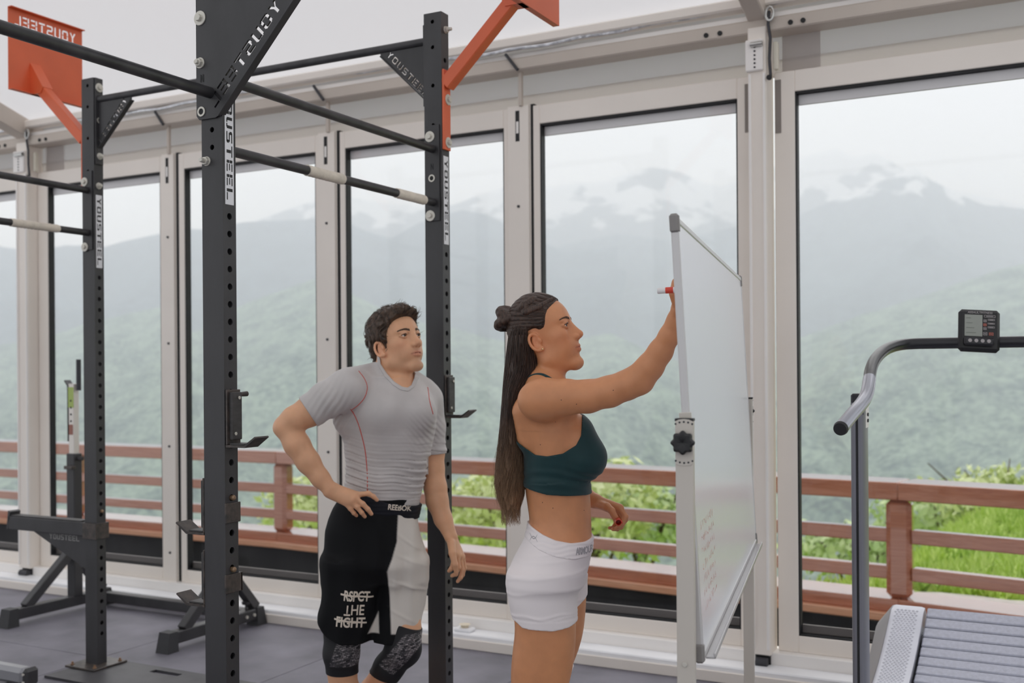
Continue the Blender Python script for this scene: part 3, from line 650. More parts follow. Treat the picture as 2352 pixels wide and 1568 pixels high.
# ---- orange throwing targets
def target(up, sgn):
    x0, y0 = UPX[up]; u = UP[up]
    t = MB().cbox((min(sgn*hx, sgn*(hx+.010)), -.026, 2.262), (max(sgn*hx, sgn*(hx+.010)), .024, 2.575), .002).build('target_bracket', M_ORG, u)
    a = Vector((sgn*(hx+.006), 0, 2.515)); b = Vector((sgn*(hx+.355), 0, 2.845))
    MB().beam(a, b, .05, .05, up=(0, 0, 1), ch=.003).build('target_arm', M_ORG, u)
    xb = sgn*(hx+.358)
    bo = MB().box((min(xb, xb+sgn*.004), -.15+.0, 2.772), (max(xb, xb+sgn*.004), .284, 3.172)).build('target_board', M_ORG, u, smooth=0)
    polys, w = letters('YOUSTEEL', .052, .2); k = .36/w; cm = MB()
    for p in polys:      # readable from the outer side only
        q = [((x_*k*(1 if sgn > 0 else -1)+(-.115 if sgn > 0 else .245)), 3.092+y_) for x_, y_ in p]
        n = len(q); cm.add([(xb-.02, s_, z_) for s_, z_ in q]+[(xb+.02, s_, z_) for s_, z_ in q], [tuple(range(n)), tuple(reversed(range(n, 2*n)))]+[((i+1) % n, i, i+n, (i+1) % n+n) for i in range(n)])
    co = cm.build('cutter', None, None, smooth=0); bpy.context.view_layer.update(); co.matrix_world = bo.matrix_world.copy()
    md = bo.modifiers.new('cut', 'BOOLEAN'); md.object = co; md.operation = 'DIFFERENCE'; md.solver = 'EXACT'; md.use_self = True
    bpy.context.view_layer.update(); me = bpy.data.meshes.new_from_object(bo.evaluated_get(bpy.context.evaluated_depsgraph_get())); bo.modifiers.clear(); bo.data = me; finish(me, None, 0); bpy.data.objects.remove(co)
    for z in (2.772, 3.168):
        MB().cbox((min(xb, xb-sgn*.024), -.15, z), (max(xb, xb-sgn*.024), .284, z+.005), .001).build('board_flange', M_ORG, bo)
    # bent web joining arm and board
    MB().prism([(xb, 2.772), (xb, 2.93), (xb-sgn*.09, 2.80), (xb-sgn*.075, 2.772)], -.03, .03).build('arm_web', M_ORG, u)
    for z in (2.46, 2.292): inst('bolt', BOLT, u, M=axisM((sgn*(hx+.010), .004, z), (sgn, 0, 0)))
target('P3', 1); target('P4', -1)
# ---- feet
FBOLT = MB().lathe([(.009, 0), (.009, .006), (.005, .007), (.005, .016)], None, 8).mesh('bolt', mat('rusty_bolt', srgb(150, 118, 92), .6, .3), 30)
for k in UPX:
    x, y = UPX[k]
    MB().cbox((-.098, -.10, .012), (.098, .10, .022), .002).build('foot_plate', M_EDGE, UP[k])
    for sx in (-1, 1):
        for sy in (-1, 1): inst('bolt', FBOLT, UP[k], M=axisM((sx*.075, sy*.075, .020), (0, 0, 1)))
slab = MB()
slab.box((-4.22-RO.x, 3.365-RO.y, 0), (-3.83-RO.x, 3.71-RO.y, .012)); slab.box((-3.83-RO.x, 3.365-RO.y, 0), (-3.66-RO.x, 3.625-RO.y, .012)); slab.box((-3.83-RO.x, 3.665-RO.y, 0), (-3.66-RO.x, 3.71-RO.y, .012)); slab.box((-3.66-RO.x, 3.365-RO.y, 0), (-2.1-RO.x, 3.71-RO.y, .012))
slab.build('floor_plate', mat('dark_steel_plate', srgb(70, 69, 72), .5, .1, var=.2, vscale=10), rig)

# ================================================================ hooks hanging on the rig
def j_hook(loc, rz, label, strap=None, knob=True):
    """cup on a side face: local x points out of the face, y along the face"""
    r = empty('j_hook', loc, rz, label, 'hook', 'rack hooks')
    MB().cbox((.0012, -.029, -.072), (.007, .029, .088), .0015).build('back_plate', M_EDGE, r)
    pad = MB().cbox((.007, -.020, -.058), (.018, .024, .080), .002).build('pad', M_UHMW, r)
    for z, y in ((.064, .010), (-.040, -.006)): inst('screw', bolt_mesh('screw', 0, .0055, .005), pad, M=axisM((.0165, y, z), (1, 0, 0)))
    lip = MB(); prof = [(.0012, -.072), (.070, -.072), (.110, -.046), (.113, -.050), (.072, -.079), (.0012, -.079)]
    lip.prism(prof, -.029, .029); lip.build('cup', M_EDGE, r)
    MB().cbox((.012, -.024, -.072), (.066, .024, -.067), .001).build('cup_liner', M_UHMW, r)
    if knob: MB().tube([(-.01, .03, .072), (-.01, .075, .074)], [.006, .008], 10).build('pull_pin', M_EDGE, r)
    if strap == 'tab':
        MB().cbox((-PW-.008, -.030, -.040), (-PW-.0012, .032, .018), .0015).build('keeper_tab', M_EDGE, r)
    if strap == 'band':
        b = MB(); b.cbox((-PW-.008, -.036, -.032), (.006, -.0285, .022), .001); b.cbox((-PW-.008, -.034, -.032), (-PW-.0012, .034, .022), .001); b.build('band', M_EDGE, r)
    return r
FX = -2.2255
j_hook((FX+hx, 2.387+.004, 1.262), 0, 'black j-hook facing right on the nearest upright, at chest height')
j_hook((FX-hx, 2.387, 1.003), PI, 'upper of two black j-hooks on the left of the nearest upright', 'tab', False)
j_hook((FX-hx, 2.387, .792), PI, 'lower of two black j-hooks, banded around the nearest upright', 'band', False)
j_hook((FX+hx, 3.602+.004, 1.295), 0, 'black j-hook on the far upright beside the man', None, False)
for k, (z, lb) in enumerate(((1.035, 'upper round brass pin head on the nearest upright'), (.826, 'lower round brass pin head on the nearest upright'))):
    mb = MB(); mb.lathe([(.0075, -.06), (.0075, 0), (.0085, .004), (.008, .009), (.005, .0125), (.001, .0138)], axisM((0, 0, 0), (1, 0, 0)), 14)
    o = mb.build('lock_pin', M_BRASS, label=lb, cat='pin', group='lock pins'); o.location = (FX+hx, 2.387, z)
# spotter arm on the far left upright
sp = empty('spotter_arm', (-4.152-hx, 3.602, .66), 0, 'black spotter arm sticking out left from the far left upright', 'spotter arm')
MB().cbox((-.545, -.030, -.035), (-.002, .030, .030), .003).build('arm', M_BLK, sp)
MB().cbox((-.540, -.026, .030), (-.03, .026, .037), .002).build('top_pad', M_UHMW, sp)
MB().prism([(-.560, -.035), (-.548, -.035), (-.530, .052), (-.545, .058)], -.03, .03).build('end_lip', M_BLK, sp)
MB().prism([(-.40, -.035), (-.002, -.035), (-.002, -.19), (-.04, -.19)], -.004, .004).build('gusset', M_BLK, sp)
polys, w = letters('YOUSTEEL', .026, .24); mb = MB(); k = .21/w
for p in polys: mb.add([(-.275+x_*k, -.0048, -.068+y_) for x_, y_ in p], [tuple(range(len(p)))])
mb.build('lettering', mat('grey_print', srgb(150, 148, 146), .6), sp, smooth=0)
b = MB(); b.cbox((PW+.001, -.036, -.045), (PW+.008, .036, .03), .001); b.cbox((-.002, -.040, -.045), (PW+.008, -.034, .03), .001); b.cbox((-.002, .034, -.045), (PW+.008, .040, .03), .001); b.build('collar', M_EDGE, sp)
mb = MB(); mb.lathe([(.0075, -.06), (.0075, 0), (.0085, .004), (.008, .009), (.005, .0125), (.001, .0138)], axisM((0, 0, 0), (1, 0, 0)), 14)
o = mb.build('lock_pin', M_BRASS, label='brass pin head just above the spotter arm', cat='pin', group='lock pins'); o.location = (-4.152+hx, 3.602, .745)

# ================================================================ squat stand by the doors
st = empty('squat_stand', (-5.245, 4.40, 0), label='black squat stand with telescoping post by the glass doors', cat='squat stand')
S0 = Vector((-5.245, 4.40, 0))
def L(x, y, z): return Vector((x, y, z))-S0
M_CHR = mat('brushed_inner_tube', srgb(232, 226, 218), .4, .2)
for k, xs in enumerate((-5.245, -4.05)):
    MB().cbox(L(xs-.033, 4.37, .09), L(xs+.033, 4.43, .93), .004).build('upright', M_BLK, st)
    if k == 0:
        it = MB().cbox(L(xs-.022, 4.38, .90), L(xs+.022, 4.42, 1.34), .003).build('inner_tube', M_CHR, st)
        MB().cbox(L(xs-.023, 4.3785, 1.20), L(xs+.0232, 4.3795, 1.32), .0003).build('green_sticker', mat('green_sticker', srgb(176, 196, 110), .6), it)
        MB().cbox(L(xs-.018, 4.3785, 1.04), L(xs+.016, 4.3795, 1.10), .0003).build('red_sticker', mat('red_sticker', srgb(160, 110, 96), .6), it)
        for z in (1.12, 1.16, 1.20, 1.24): MB().cyl(L(xs, 4.381, z), L(xs, 4.377, z), .006, 10).build('adjust_hole', M_GASK, it)
        cup = MB(); cup.prism([(-.03, 1.0), (-.024, 1.0), (-.024, 1.33), (-.052, 1.362), (-.057, 1.356), (-.03, 1.326)], -.022, .022, Matrix.Translation((0, 0, 0))); cup.build('hook', M_BLK, st)
        MB().cyl(L(xs+.043, 4.40, 1.30), L(xs+.043, 4.40, 1.483), .014, 12).build('guide_pin', M_DARKM, st)
        MB().cbox(L(xs-.02, 4.40-.06, .84), L(xs+.05, 4.372, .86), .003).build('catch', M_EDGE, st)
        MB().cyl(L(xs+.033, 4.40, .90), L(xs+.07, 4.40, .90), .012, 12).build('locking_knob', M_BLK, st)
    MB().cbox(L(xs-.03, 3.96, .035), L(xs+.03, 4.60, .095), .004).build('foot_tube', M_BLK, st)
    for ya, yb in ((3.915, 3.99), (4.655, 4.58)):
        mb = MB(); lo, hi = min(ya, yb), max(ya, yb); s = -1 if ya < yb else 1
        yo, yi = ya, yb
        mb.add([L(xs-.042, yo-.0, 0), L(xs+.042, yo, 0), L(xs+.036, yo-s*.02, .1), L(xs-.036, yo-s*.02, .1), L(xs-.042, yi, 0), L(xs+.042, yi, 0), L(xs+.036, yi, .1), L(xs-.036, yi, .1)],
               [(0, 1, 2, 3), (4, 7, 6, 5), (0, 4, 5, 1), (3, 2, 6, 7), (1, 5, 6, 2), (0, 3, 7, 4)])
        mb.build('rubber_foot', mat('black_rubber', srgb(62, 62, 64), .7), st)
    MB().beam(L(xs, 4.06, .09), L(xs, 4.375, .36), .05, .05, ch=.003).build('brace', M_BLK, st)
    MB().beam(L(xs, 4.60, .10), L(xs, 4.425, .30), .05, .05, ch=.003).build('brace', M_BLK, st)
    MB().lathe([(.006, 0), (.006, .03), (.022, .032), (.024, .045), (.018, .05)], Matrix.Translation(L(xs+.0, 4.53, .095)), 12).build('star_knob', M_BLK, st)
    for yy in (4.50, 4.56): MB().cyl(L(xs+.03, yy, .065), L(xs+.038, yy, .065), .009, 8).build('bolt', M_WASH, st)
MB().cbox(L(-5.21, 4.555, .03), L(-4.085, 4.615, .085), .004).build('cross_tube', M_BLK, st)
MB().cbox(L(-4.13, 4.385, .22), L(-4.083, 4.415, .31), .003).build('side_catch', M_BLK, st)
# tube end lying low at the bottom left corner
tb = empty('tube_frame', (-4.075, 3.19, 0), 0, 'grey metal tube with black end cap low in the bottom left corner', 'tube')
MB().cbox((-1.2, -.035, .03), (-.03, .035, .105), .018).build('tube', mat('silver_grey_paint', srgb(150, 150, 154), .35, .3), tb)
MB().cbox((-.032, -.038, .027), (.0, .038, .108), .014).build('end_cap', M_BLK, tb)
MB().cyl((-.016, -.04, .05), (-.016, -.034, .05), .006, 10).build('screw', M_WASH, tb); MB().cyl((-.016, -.04, .085), (-.016, -.034, .085), .006, 10).build('screw', M_WASH, tb)
MB().cbox((-.9, -.2, 0), (-.85, .2, .032), .004).build('foot_bar', M_BLK, tb); MB().cbox((-.15, -.05, 0), (-.10, .05, .031), .004).build('foot_bar', M_BLK, tb)
# white bracket on the threshold
wb = empty('wall_bracket', (-2.78, 4.735, .072), 0, 'small white square bracket with a round hole on the white threshold', 'bracket')
MB().cbox((-.05, -.035, 0), (.05, .03, .018), .006).build('plate', M_WHITE, wb); mb = MB(); mb.lathe([(.02, .018), (.022, .03), (.03, .034)], None, 16); mb.build('collar', mat('beige_plastic', srgb(226, 214, 190), .5), wb)

# ================================================================ whiteboard on stand
WA = Vector((-0.742, 2.209, 0)); WB = Vector((-1.052, 3.795, 0))
wd = (WB-WA); WLEN = wd.length; wang = math.atan2(wd.y, wd.x)
wbd = empty('whiteboard_stand', WA, wang, 'free-standing whiteboard with aluminium frame and black knob, seen edge-on', 'whiteboard')
# local: x along the board (away from camera), y towards the woman, z up
M_WFR = mat('board_frame_aluminium', srgb(206, 204, 204), .32, .25)
M_LEG = mat('beige_grey_steel_leg', srgb(206, 199, 190), .42, .05)
M_BOARD = mat('glossy_white_board', srgb(246, 246, 252), .2, 0, .25)
M_CAP = mat('grey_plastic_corner', srgb(138, 134, 132), .5)
M_KNOB = mat('black_knob', srgb(28, 28, 30), .45)
AX = 1.252
for x0 in (-.048, WLEN+.020):
    far = x0 > 0
    lg = MB().cbox((x0, -.0185, .05), (x0+.028, .0185, 1.292), .002).build('leg', M_LEG, wbd)
    MB().cbox((x0-.001, -.0195, 1.290), (x0+.029, .0195, 1.296), .001).build('leg_cap', M_KNOB, lg)
    MB().cbox((x0-.008, -.32, .055), (x0+.036, .32, .092), .004).build('foot', M_LEG, wbd)
    for sy in (-.28, .28):
        MB().cyl((x0+.002, sy, .026), (x0+.026, sy, .026), .026, 18).build('caster', M_KNOB, wbd)
        MB().cbox((x0+.004, sy-.012, .03), (x0+.024, sy+.012, .056), .002).build('caster_fork', M_DARKM, wbd)
    fx = x0-.0005 if not far else x0+.0285; s = -1 if not far else 1
    # round dial plate with punched dots
    dp = MB()
    dp.lathe([(.049, 0), (.049, .0015)], axisM((fx, 0, AX-.006), (s, 0, 0)), 28)
    d = dp.build('dial_plate', M_LEG, wbd)
    for v in d.data.vertices: v.co.y = max(-.0183, min(.0183, v.co.y))
    for k in range(-2, 3):
        for sz in (-1, 1):
            a = R(90*sz+k*13*sz); MB().cyl((fx+s*.0012, .042*math.cos(a)*.95, AX-.006+.043*math.sin(a)), (fx+s*.0022, .042*math.cos(a)*.95, AX-.006+.043*math.sin(a)), .0022, 8).build('dial_dot', M_DARKM, d)
    kn = MB(); prof = []
    n = 64; rings = [(0.0, .55), (.004, .95), (.010, 1.0), (.018, .97), (.022, .80), (.0225, .35), (.020, .12), (.019, .0)]
    vs = []; fs = []
    for h, k in rings:
        for i in range(n):
            a = 2*PI*i/n; lob = (.0235+.0022*math.cos(8*a)) if k > .3 else .0235
            rr = lob*k; vs.append((h, rr*math.cos(a), rr*math.sin(a)))
    fs = [(i*n+k, i*n+(k+1) % n, (i+1)*n+(k+1) % n, (i+1)*n+k) for i in range(len(rings)-1) for k in range(n)]
    kn.add(vs, fs); kk = kn.build('knob', M_KNOB, wbd, smooth=40); kk.matrix_local = Matrix.Translation((fx+s*.0015, .001, AX-.006)) @ (Matrix.Rotation(PI, 4, 'Z') if s < 0 else Matrix.Identity(4))
    if not far:
        for z in (.30, .78): inst('screw', bolt_mesh('screw', 0, .0055, .0035), wbd, M=axisM((x0-.0005, .002, z), (-1, 0, 0)))
MB().cbox((-.03, -.012, .12), (WLEN+.03, .012, .155), .003).build('cross_bar', M_LEG, wbd)
# the tilting board
tilt = Matrix.Translation((0, 0, AX)) @ Matrix.Rotation(R(-2.9), 4, 'X')
HB = .470
def T(o): o.matrix_local = tilt; return o
T(MB().box((.004, -.006, -HB+.006), (WLEN-.004, .006, HB-.006)).build('board', M_BOARD, wbd, smooth=0))
T(MB().cbox((-.006, -.0085, -HB), (.008, .0085, HB), .003).build('side_frame', M_WFR, wbd)); T(MB().cbox((WLEN-.008, -.0085, -HB), (WLEN+.006, .0085, HB), .003).build('side_frame', M_WFR, wbd))
T(MB().cbox((0, -.0085, HB-.010), (WLEN, .0085, HB+.006), .003).build('top_frame', M_WFR, wbd))
T(MB().cbox((0, -.0085, -HB-.008), (WLEN, .0085, -HB+.010), .003).build('bottom_frame', M_WFR, wbd))
for sy in (-1, 1):
    T(MB().cbox((.03, min(sy*.0085, sy*.030), -HB-.009), (WLEN-.03, max(sy*.0085, sy*.030), -HB-.004), .001).build('tray_lip', M_WFR, wbd))
    T(MB().cbox((.03, min(sy*.026, sy*.030), -HB-.009), (WLEN-.03, max(sy*.026, sy*.030), -HB+.003), .001).build('tray_edge', M_WFR, wbd))
for x in (-.010, WLEN-.012):
    for z in (-HB-.010, HB-.030): T(MB().cbox((x, -.0105, z), (x+.022, .0105, z+.042), .005).build('corner_cap', M_CAP, wbd))
pl = T(MB().cbox((-.012, -.013, -.002), (-.004, .013, .055), .001).build('pivot_plate', M_LEG, wbd))
for z in (.024, .042): inst('screw', bolt_mesh('screw', 0, .0045, .003), pl, M=axisM((-.0125, 0, z), (-1, 0, 0)))
for xa, xb in ((-.03, -.004), (WLEN+.004, WLEN+.03)): T(MB().cyl((xa, 0, -.006), (xb, 0, -.006), .008, 10).build('pivot_pin', M_DARKM, wbd))
# faint red marker writing low on the back of the board
M_RED = mat('red_marker_ink', srgb(214, 96, 84), .5); wr = MB(); rg = random.Random(3)
for row in range(7):
    z0 = -.20-.030*row
    for k in range(9):
        x = .10+.028*k+rg.uniform(-.006, .006); p = []
        for j in range(5): p.append((x+rg.uniform(-.006, .009), z0+rg.uniform(-.010, .010)))
        for (xa, za), (xb, zb) in zip(p[:-1], p[1:]):
            d = Vector((xb-xa, zb-za)); 
            if d.length < 1e-4: continue
            nn = Vector((-d.y, d.x)).normalized()*.0006
            wr.add([(xa-nn.x, -.0063, za-nn.y), (xb-nn.x, -.0063, zb-nn.y), (xb+nn.x, -.0063, zb+nn.y), (xa+nn.x, -.0063, za+nn.y)], [(0, 1, 2, 3)])
T(wr.build('marker_writing', M_RED, wbd, smooth=0, kind='stuff'))

# ================================================================ curved slat treadmill
TX = -.32
tm = empty('curved_treadmill', (TX, 3.72, 0), 0, 'grey curved slat treadmill with black handlebar and small console', 'treadmill')
T0 = Vector((TX, 3.72, 0))
def Lt(p): return Vector(p)-T0
M_TG = mat('silver_grey_treadmill_paint', srgb(196, 197, 206), .34, .15, var=.04, vscale=6)
M_TD = mat('dark_grey_treadmill_post', srgb(128, 128, 136), .35, .2)
M_SLAT = mat('grey_rubber_slat', srgb(186, 188, 202), .5, 0, .5, var=.1, vscale=60, bump=.5, bscale=420)
M_TB = mat('satin_black_tube', srgb(40, 40, 44), .3, .1)
def tz(y): return .205+.245*((y-3.72)/.83)**2
# belt slats, one by one along the curve
ys = []; y = 2.92
while y < 4.56:
    ys.append(y); sl = math.atan(2*.245*(y-3.72)/.83**2); y += .058*math.cos(sl)
sme = MB().cbox((-.216, -.0265, -.014), (.216, .0265, 0), .004).mesh('slat', M_SLAT)
for y in ys:
    sl = math.atan(2*.245*(y-3.72)/.83**2)
    inst('slat', sme, tm, M=Matrix.Translation((0, y-3.72, tz(y))) @ Matrix.Rotation(sl, 4, 'X'))
MB().add([], []) if False else None
ub = MB(); prev = None
for i in range(25):
    y = 2.93+i*1.62/24; ub.add([(-.214, y-3.72, tz(y)-.016), (.214, y-3.72, tz(y)-.016)], [])
ub.f = [(2*i, 2*i+1, 2*i+3, 2*i+2) for i in range(24)]
ub.build('belt_carrier', M_GASK, tm, smooth=60)
# side rails: cross-section swept along the curve
def rail_sec(sgn):
    secs = []; N = 34
    for i in range(N+1):
        y = 2.86+i*1.74/N; e = max(0, (y-4.50)/.10); z = tz(min(y, 4.53))+.014-.05*e*e
        prof = [(.226, -.02), (.226, 0), (.238, .004), (.336, .004), (.348, 0), (.405, -.075), (.405, -.20), (.226, -.20)]
        secs.append([(sgn*px, y-3.72, max(.03, z+pz) if pz > -.2 else .03) for px, pz in prof])
    n = len(secs[0]); mb = MB(); mb.add([p for s in secs for p in s], [(i*n+k, i*n+(k+1) % n, (i+1)*n+(k+1) % n, (i+1)*n+k) for i in range(N) for k in range(n)]+[tuple(range(n)), tuple(range(N*n, N*n+n))])
    r = mb.build('side_rail', M_TG, tm, smooth=35)
    sh = MB(); ss = [[s_[4], s_[5], s_[6]] for s_ in secs]; ss = [[(p[0]+sgn*.0012, p[1], p[2]+.0004) for p in q_] for q_ in ss]
    sh.add([p for q_ in ss for p in q_], [(i*3+k, i*3+k+1, (i+1)*3+k+1, (i+1)*3+k) for i in range(N) for k in range(2)]); sh.build('side_shroud', mat('grey_shroud', srgb(150, 147, 148), .45), r, smooth=35)
    bump = MB(); yy = 3.0
    while yy < 4.50:
        sl = math.atan(2*.245*(yy-3.72)/.83**2)
        for k in range(6):
            x = sgn*(.249+.0145*k+(.00725 if int(round((yy-3.0)/.0115)) % 2 else 0)); s = .0066; M = Matrix.Translation((x, yy-3.72, tz(yy)+.0182)) @ Matrix.Rotation(sl, 4, 'X')
            bump.add([M @ Vector(v) for v in ((-s, 0, -.0003), (0, -s*1.5, -.0003), (s, 0, -.0003), (0, s*1.5, -.0003), (0, 0, .0030))], [(0, 1, 4), (1, 2, 4), (2, 3, 4), (3, 0, 4)])
        yy += .0115
    bump.build('tread_pattern', M_TG, r, smooth=0, kind='stuff')
    MB().box((sgn*.2245-.0018, 2.93-3.72, .1), (sgn*.2245+.0018, 2.94-3.72, .11)).build('belt_gap', M_GASK, r)
    return r
rl = rail_sec(-1); rail_sec(1)
# decals low on the outer side of the left rail
for k in range(7):
    MB().beam((-.3965, .42-.055*k, .20+.012*(7-k)), (-.3965, .45-.055*k, .225+.012*(7-k)), .001, .012).build('decal', mat('decal_rust', srgb(150, 110, 92), .5) if k < 4 else mat('decal_yellow', srgb(186, 180, 96), .5), rl)
MB().cbox((-.36, .70, .03), (.36, .86, .36), .02).build('front_housing', M_TD, tm)
for sx in (-.3, .3):
    for yy in (-.80, .78): MB().cyl((sx, yy, 0), (sx, yy, .035), .03, 14).build('levelling_foot', M_GASK, tm)
# uprights and handlebar
for sgn in (-1, 1):
    x = sgn*.322
    up = MB(); N = 20; prof = []
    for i in range(N):
        a = 2*PI*i/N; prof.append((x+.024*math.copysign(abs(math.cos(a))**.6, math.cos(a)), -.04+.048*math.copysign(abs(math.sin(a))**.6, math.sin(a))))
    up.add([(a, b, .20) for a, b in prof]+[(a, b, 1.285) for a, b in prof], [(i, (i+1) % N, N+(i+1) % N, N+i) for i in range(N)]+[tuple(range(N, 2*N))])
    u = up.build('upright', M_TD, tm)
    MB().cbox((x-.004, -.0885, .35), (x+.004, -.086, 1.25), .001).build('post_groove', M_GASK, u)
    MB().cbox((x-.030, -.10, .20), (x+.030, .02, .335), .008).build('post_shoe', M_TG, tm)
    MB().cbox((x-.020, -.085, 1.24), (x+.020, .005, 1.315), .006).build('handle_bracket', M_TB, tm)
    MB().cbox((x+.018 if sgn < 0 else x-.024, -.06, 1.20), (x+.024 if sgn < 0 else x-.018, .0, 1.33), .002).build('bracket_plate', M_ALU2, tm)
    for z in (1.225, 1.245): MB().cyl((x-sgn*.025, -.03, z), (x-sgn*.028, -.03, z), .006, 8).build('bolt', M_KNOB, tm)
half = [(-0.6003,3.1428,1.2268),(-0.5869,3.2629,1.2663),(-0.5788,3.3350,1.2864),(-0.5754,3.4046,1.3068),(-0.5785,3.4708,1.3335),(-0.5867,3.5456,1.3638),(-0.5965,3.6309,1.3973),(-0.5976,3.7321,1.4308),(-0.5864,3.8510,1.4611),(-0.5611,3.9435,1.4772),(-0.5208,3.9986,1.4829)]
half = [Lt(p) for p in half]; y_c = half[-1].y; z_c = half[-1].z
full = half+[Vector((x, y_c, z_c)) for x in (-.12, 0, .12)]+[Vector((-p.x, p.y, p.z)) for p in reversed(half)]
# smooth the path
def smooth_path(P, it=2):
    for _ in range(it):
        Q = [P[0]]
        for a, b in zip(P[:-1], P[1:]): Q += [a*.75+b*.25, a*.25+b*.75]
        P = Q+[P[-1]]
    return P
MB().tube(smooth_path(full), .0195, 18).build('handlebar', M_TB, tm, smooth=60)
for sgn in (-1, 1):
    e = Vector((sgn*-half[0].x*-1 if sgn < 0 else -half[0].x, half[0].y, half[0].z)); e = Vector((half[0].x if sgn < 0 else -half[0].x, half[0].y, half[0].z)); nx = Vector((half[1].x if sgn < 0 else -half[1].x, half[1].y, half[1].z)); d = (e-nx).normalized()
    MB().cyl(e-d*.004, e+d*.006, .0215, 20, .019).build('end_plug', M_KNOB, tm)
# added pale sleeve on each side handle: reflected sheen put into colour
M_SHEEN = mat('handle_sheen_grey', srgb(168, 170, 180), .26, .4)
for sgn in (-1, 1):
    P = [Vector((p.x*(1 if sgn < 0 else -1), p.y, p.z)) for p in half[:6]]
    MB().tube(smooth_path(P), .0203, 18).build('handle_sheen', M_SHEEN, tm, smooth=60)
# console
con = MB().cbox((-.066, -.014, -.073), (.066, .014, .073), .010).build('console', M_KNOB, tm)
con.matrix_local = Matrix.Translation((.022, y_c-.035, z_c+.038)) @ Matrix.Rotation(R(-12), 4, 'X') @ Matrix.Rotation(R(18), 4, 'Z')
MB().cbox((-.049, -.0152, -.022), (.008, -.0142, .053), .0004).build('screen', mat('lcd_grey', srgb(150, 154, 146), .25), con)
sc = MB()
for k in range(4): sc.box((-.044, -.0156, .040-.017*k), (-.030+.006*k, -.0153, .042-.017*k))
sc.build('screen_digits', mat('lcd_ink', srgb(112, 118, 110), .4), con, smooth=0)
MB().cbox((-.052, -.028, -.056), (.044, -.013, -.026), .006).build('button_ledge', M_TB, con)
M_PW = mat('white_print', srgb(170, 164, 164), .5); M_PR = mat('red_print', srgb(206, 120, 104), .5)
tx = text_mesh('ASSAULTFITNESS', .0105, .00012, .12, 1.0, .0002); tx.materials.append(M_PW)
t = inst('console_lettering', tx, con, M=Matrix.Translation((.0, -.0152, .0605)) @ Matrix.Rotation(R(90), 4, 'X'))
for k, (x, z, w, h, m) in enumerate(((.031, .049, .036, .008, M_PW), (.016, .033, .010, .009, M_PW), (.016, .019, .010, .009, M_PR), (.016, .006, .010, .009, M_PW), (.036, .037, .022, .006, M_PW), (.036, .024, .022, .005, M_PW), (.036, .011, .022, .006, M_PW), (.017, -.012, .013, .011, M_PW), (.036, -.012, .014, .010, M_PR))):
    f = MB(); t_ = .0012
    for a in ((x-w/2, z-h/2, x+w/2, z-h/2+t_), (x-w/2, z+h/2-t_, x+w/2, z+h/2), (x-w/2, z-h/2, x-w/2+t_, z+h/2), (x+w/2-t_, z-h/2, x+w/2, z+h/2), (x-w*.3, z-h*.12, x+w*.3, z+h*.12)): f.box((a[0], -.0156, a[1]), (a[2], -.0145, a[3]))
    f.build('button_print', m, con, smooth=0)
for k in range(4):
    x = -.034+.020*k; f = MB(); f.cyl((x, -.0285, -.040), (x, -.0275, -.040), .0065, 8); f.build('button', M_PW, con)

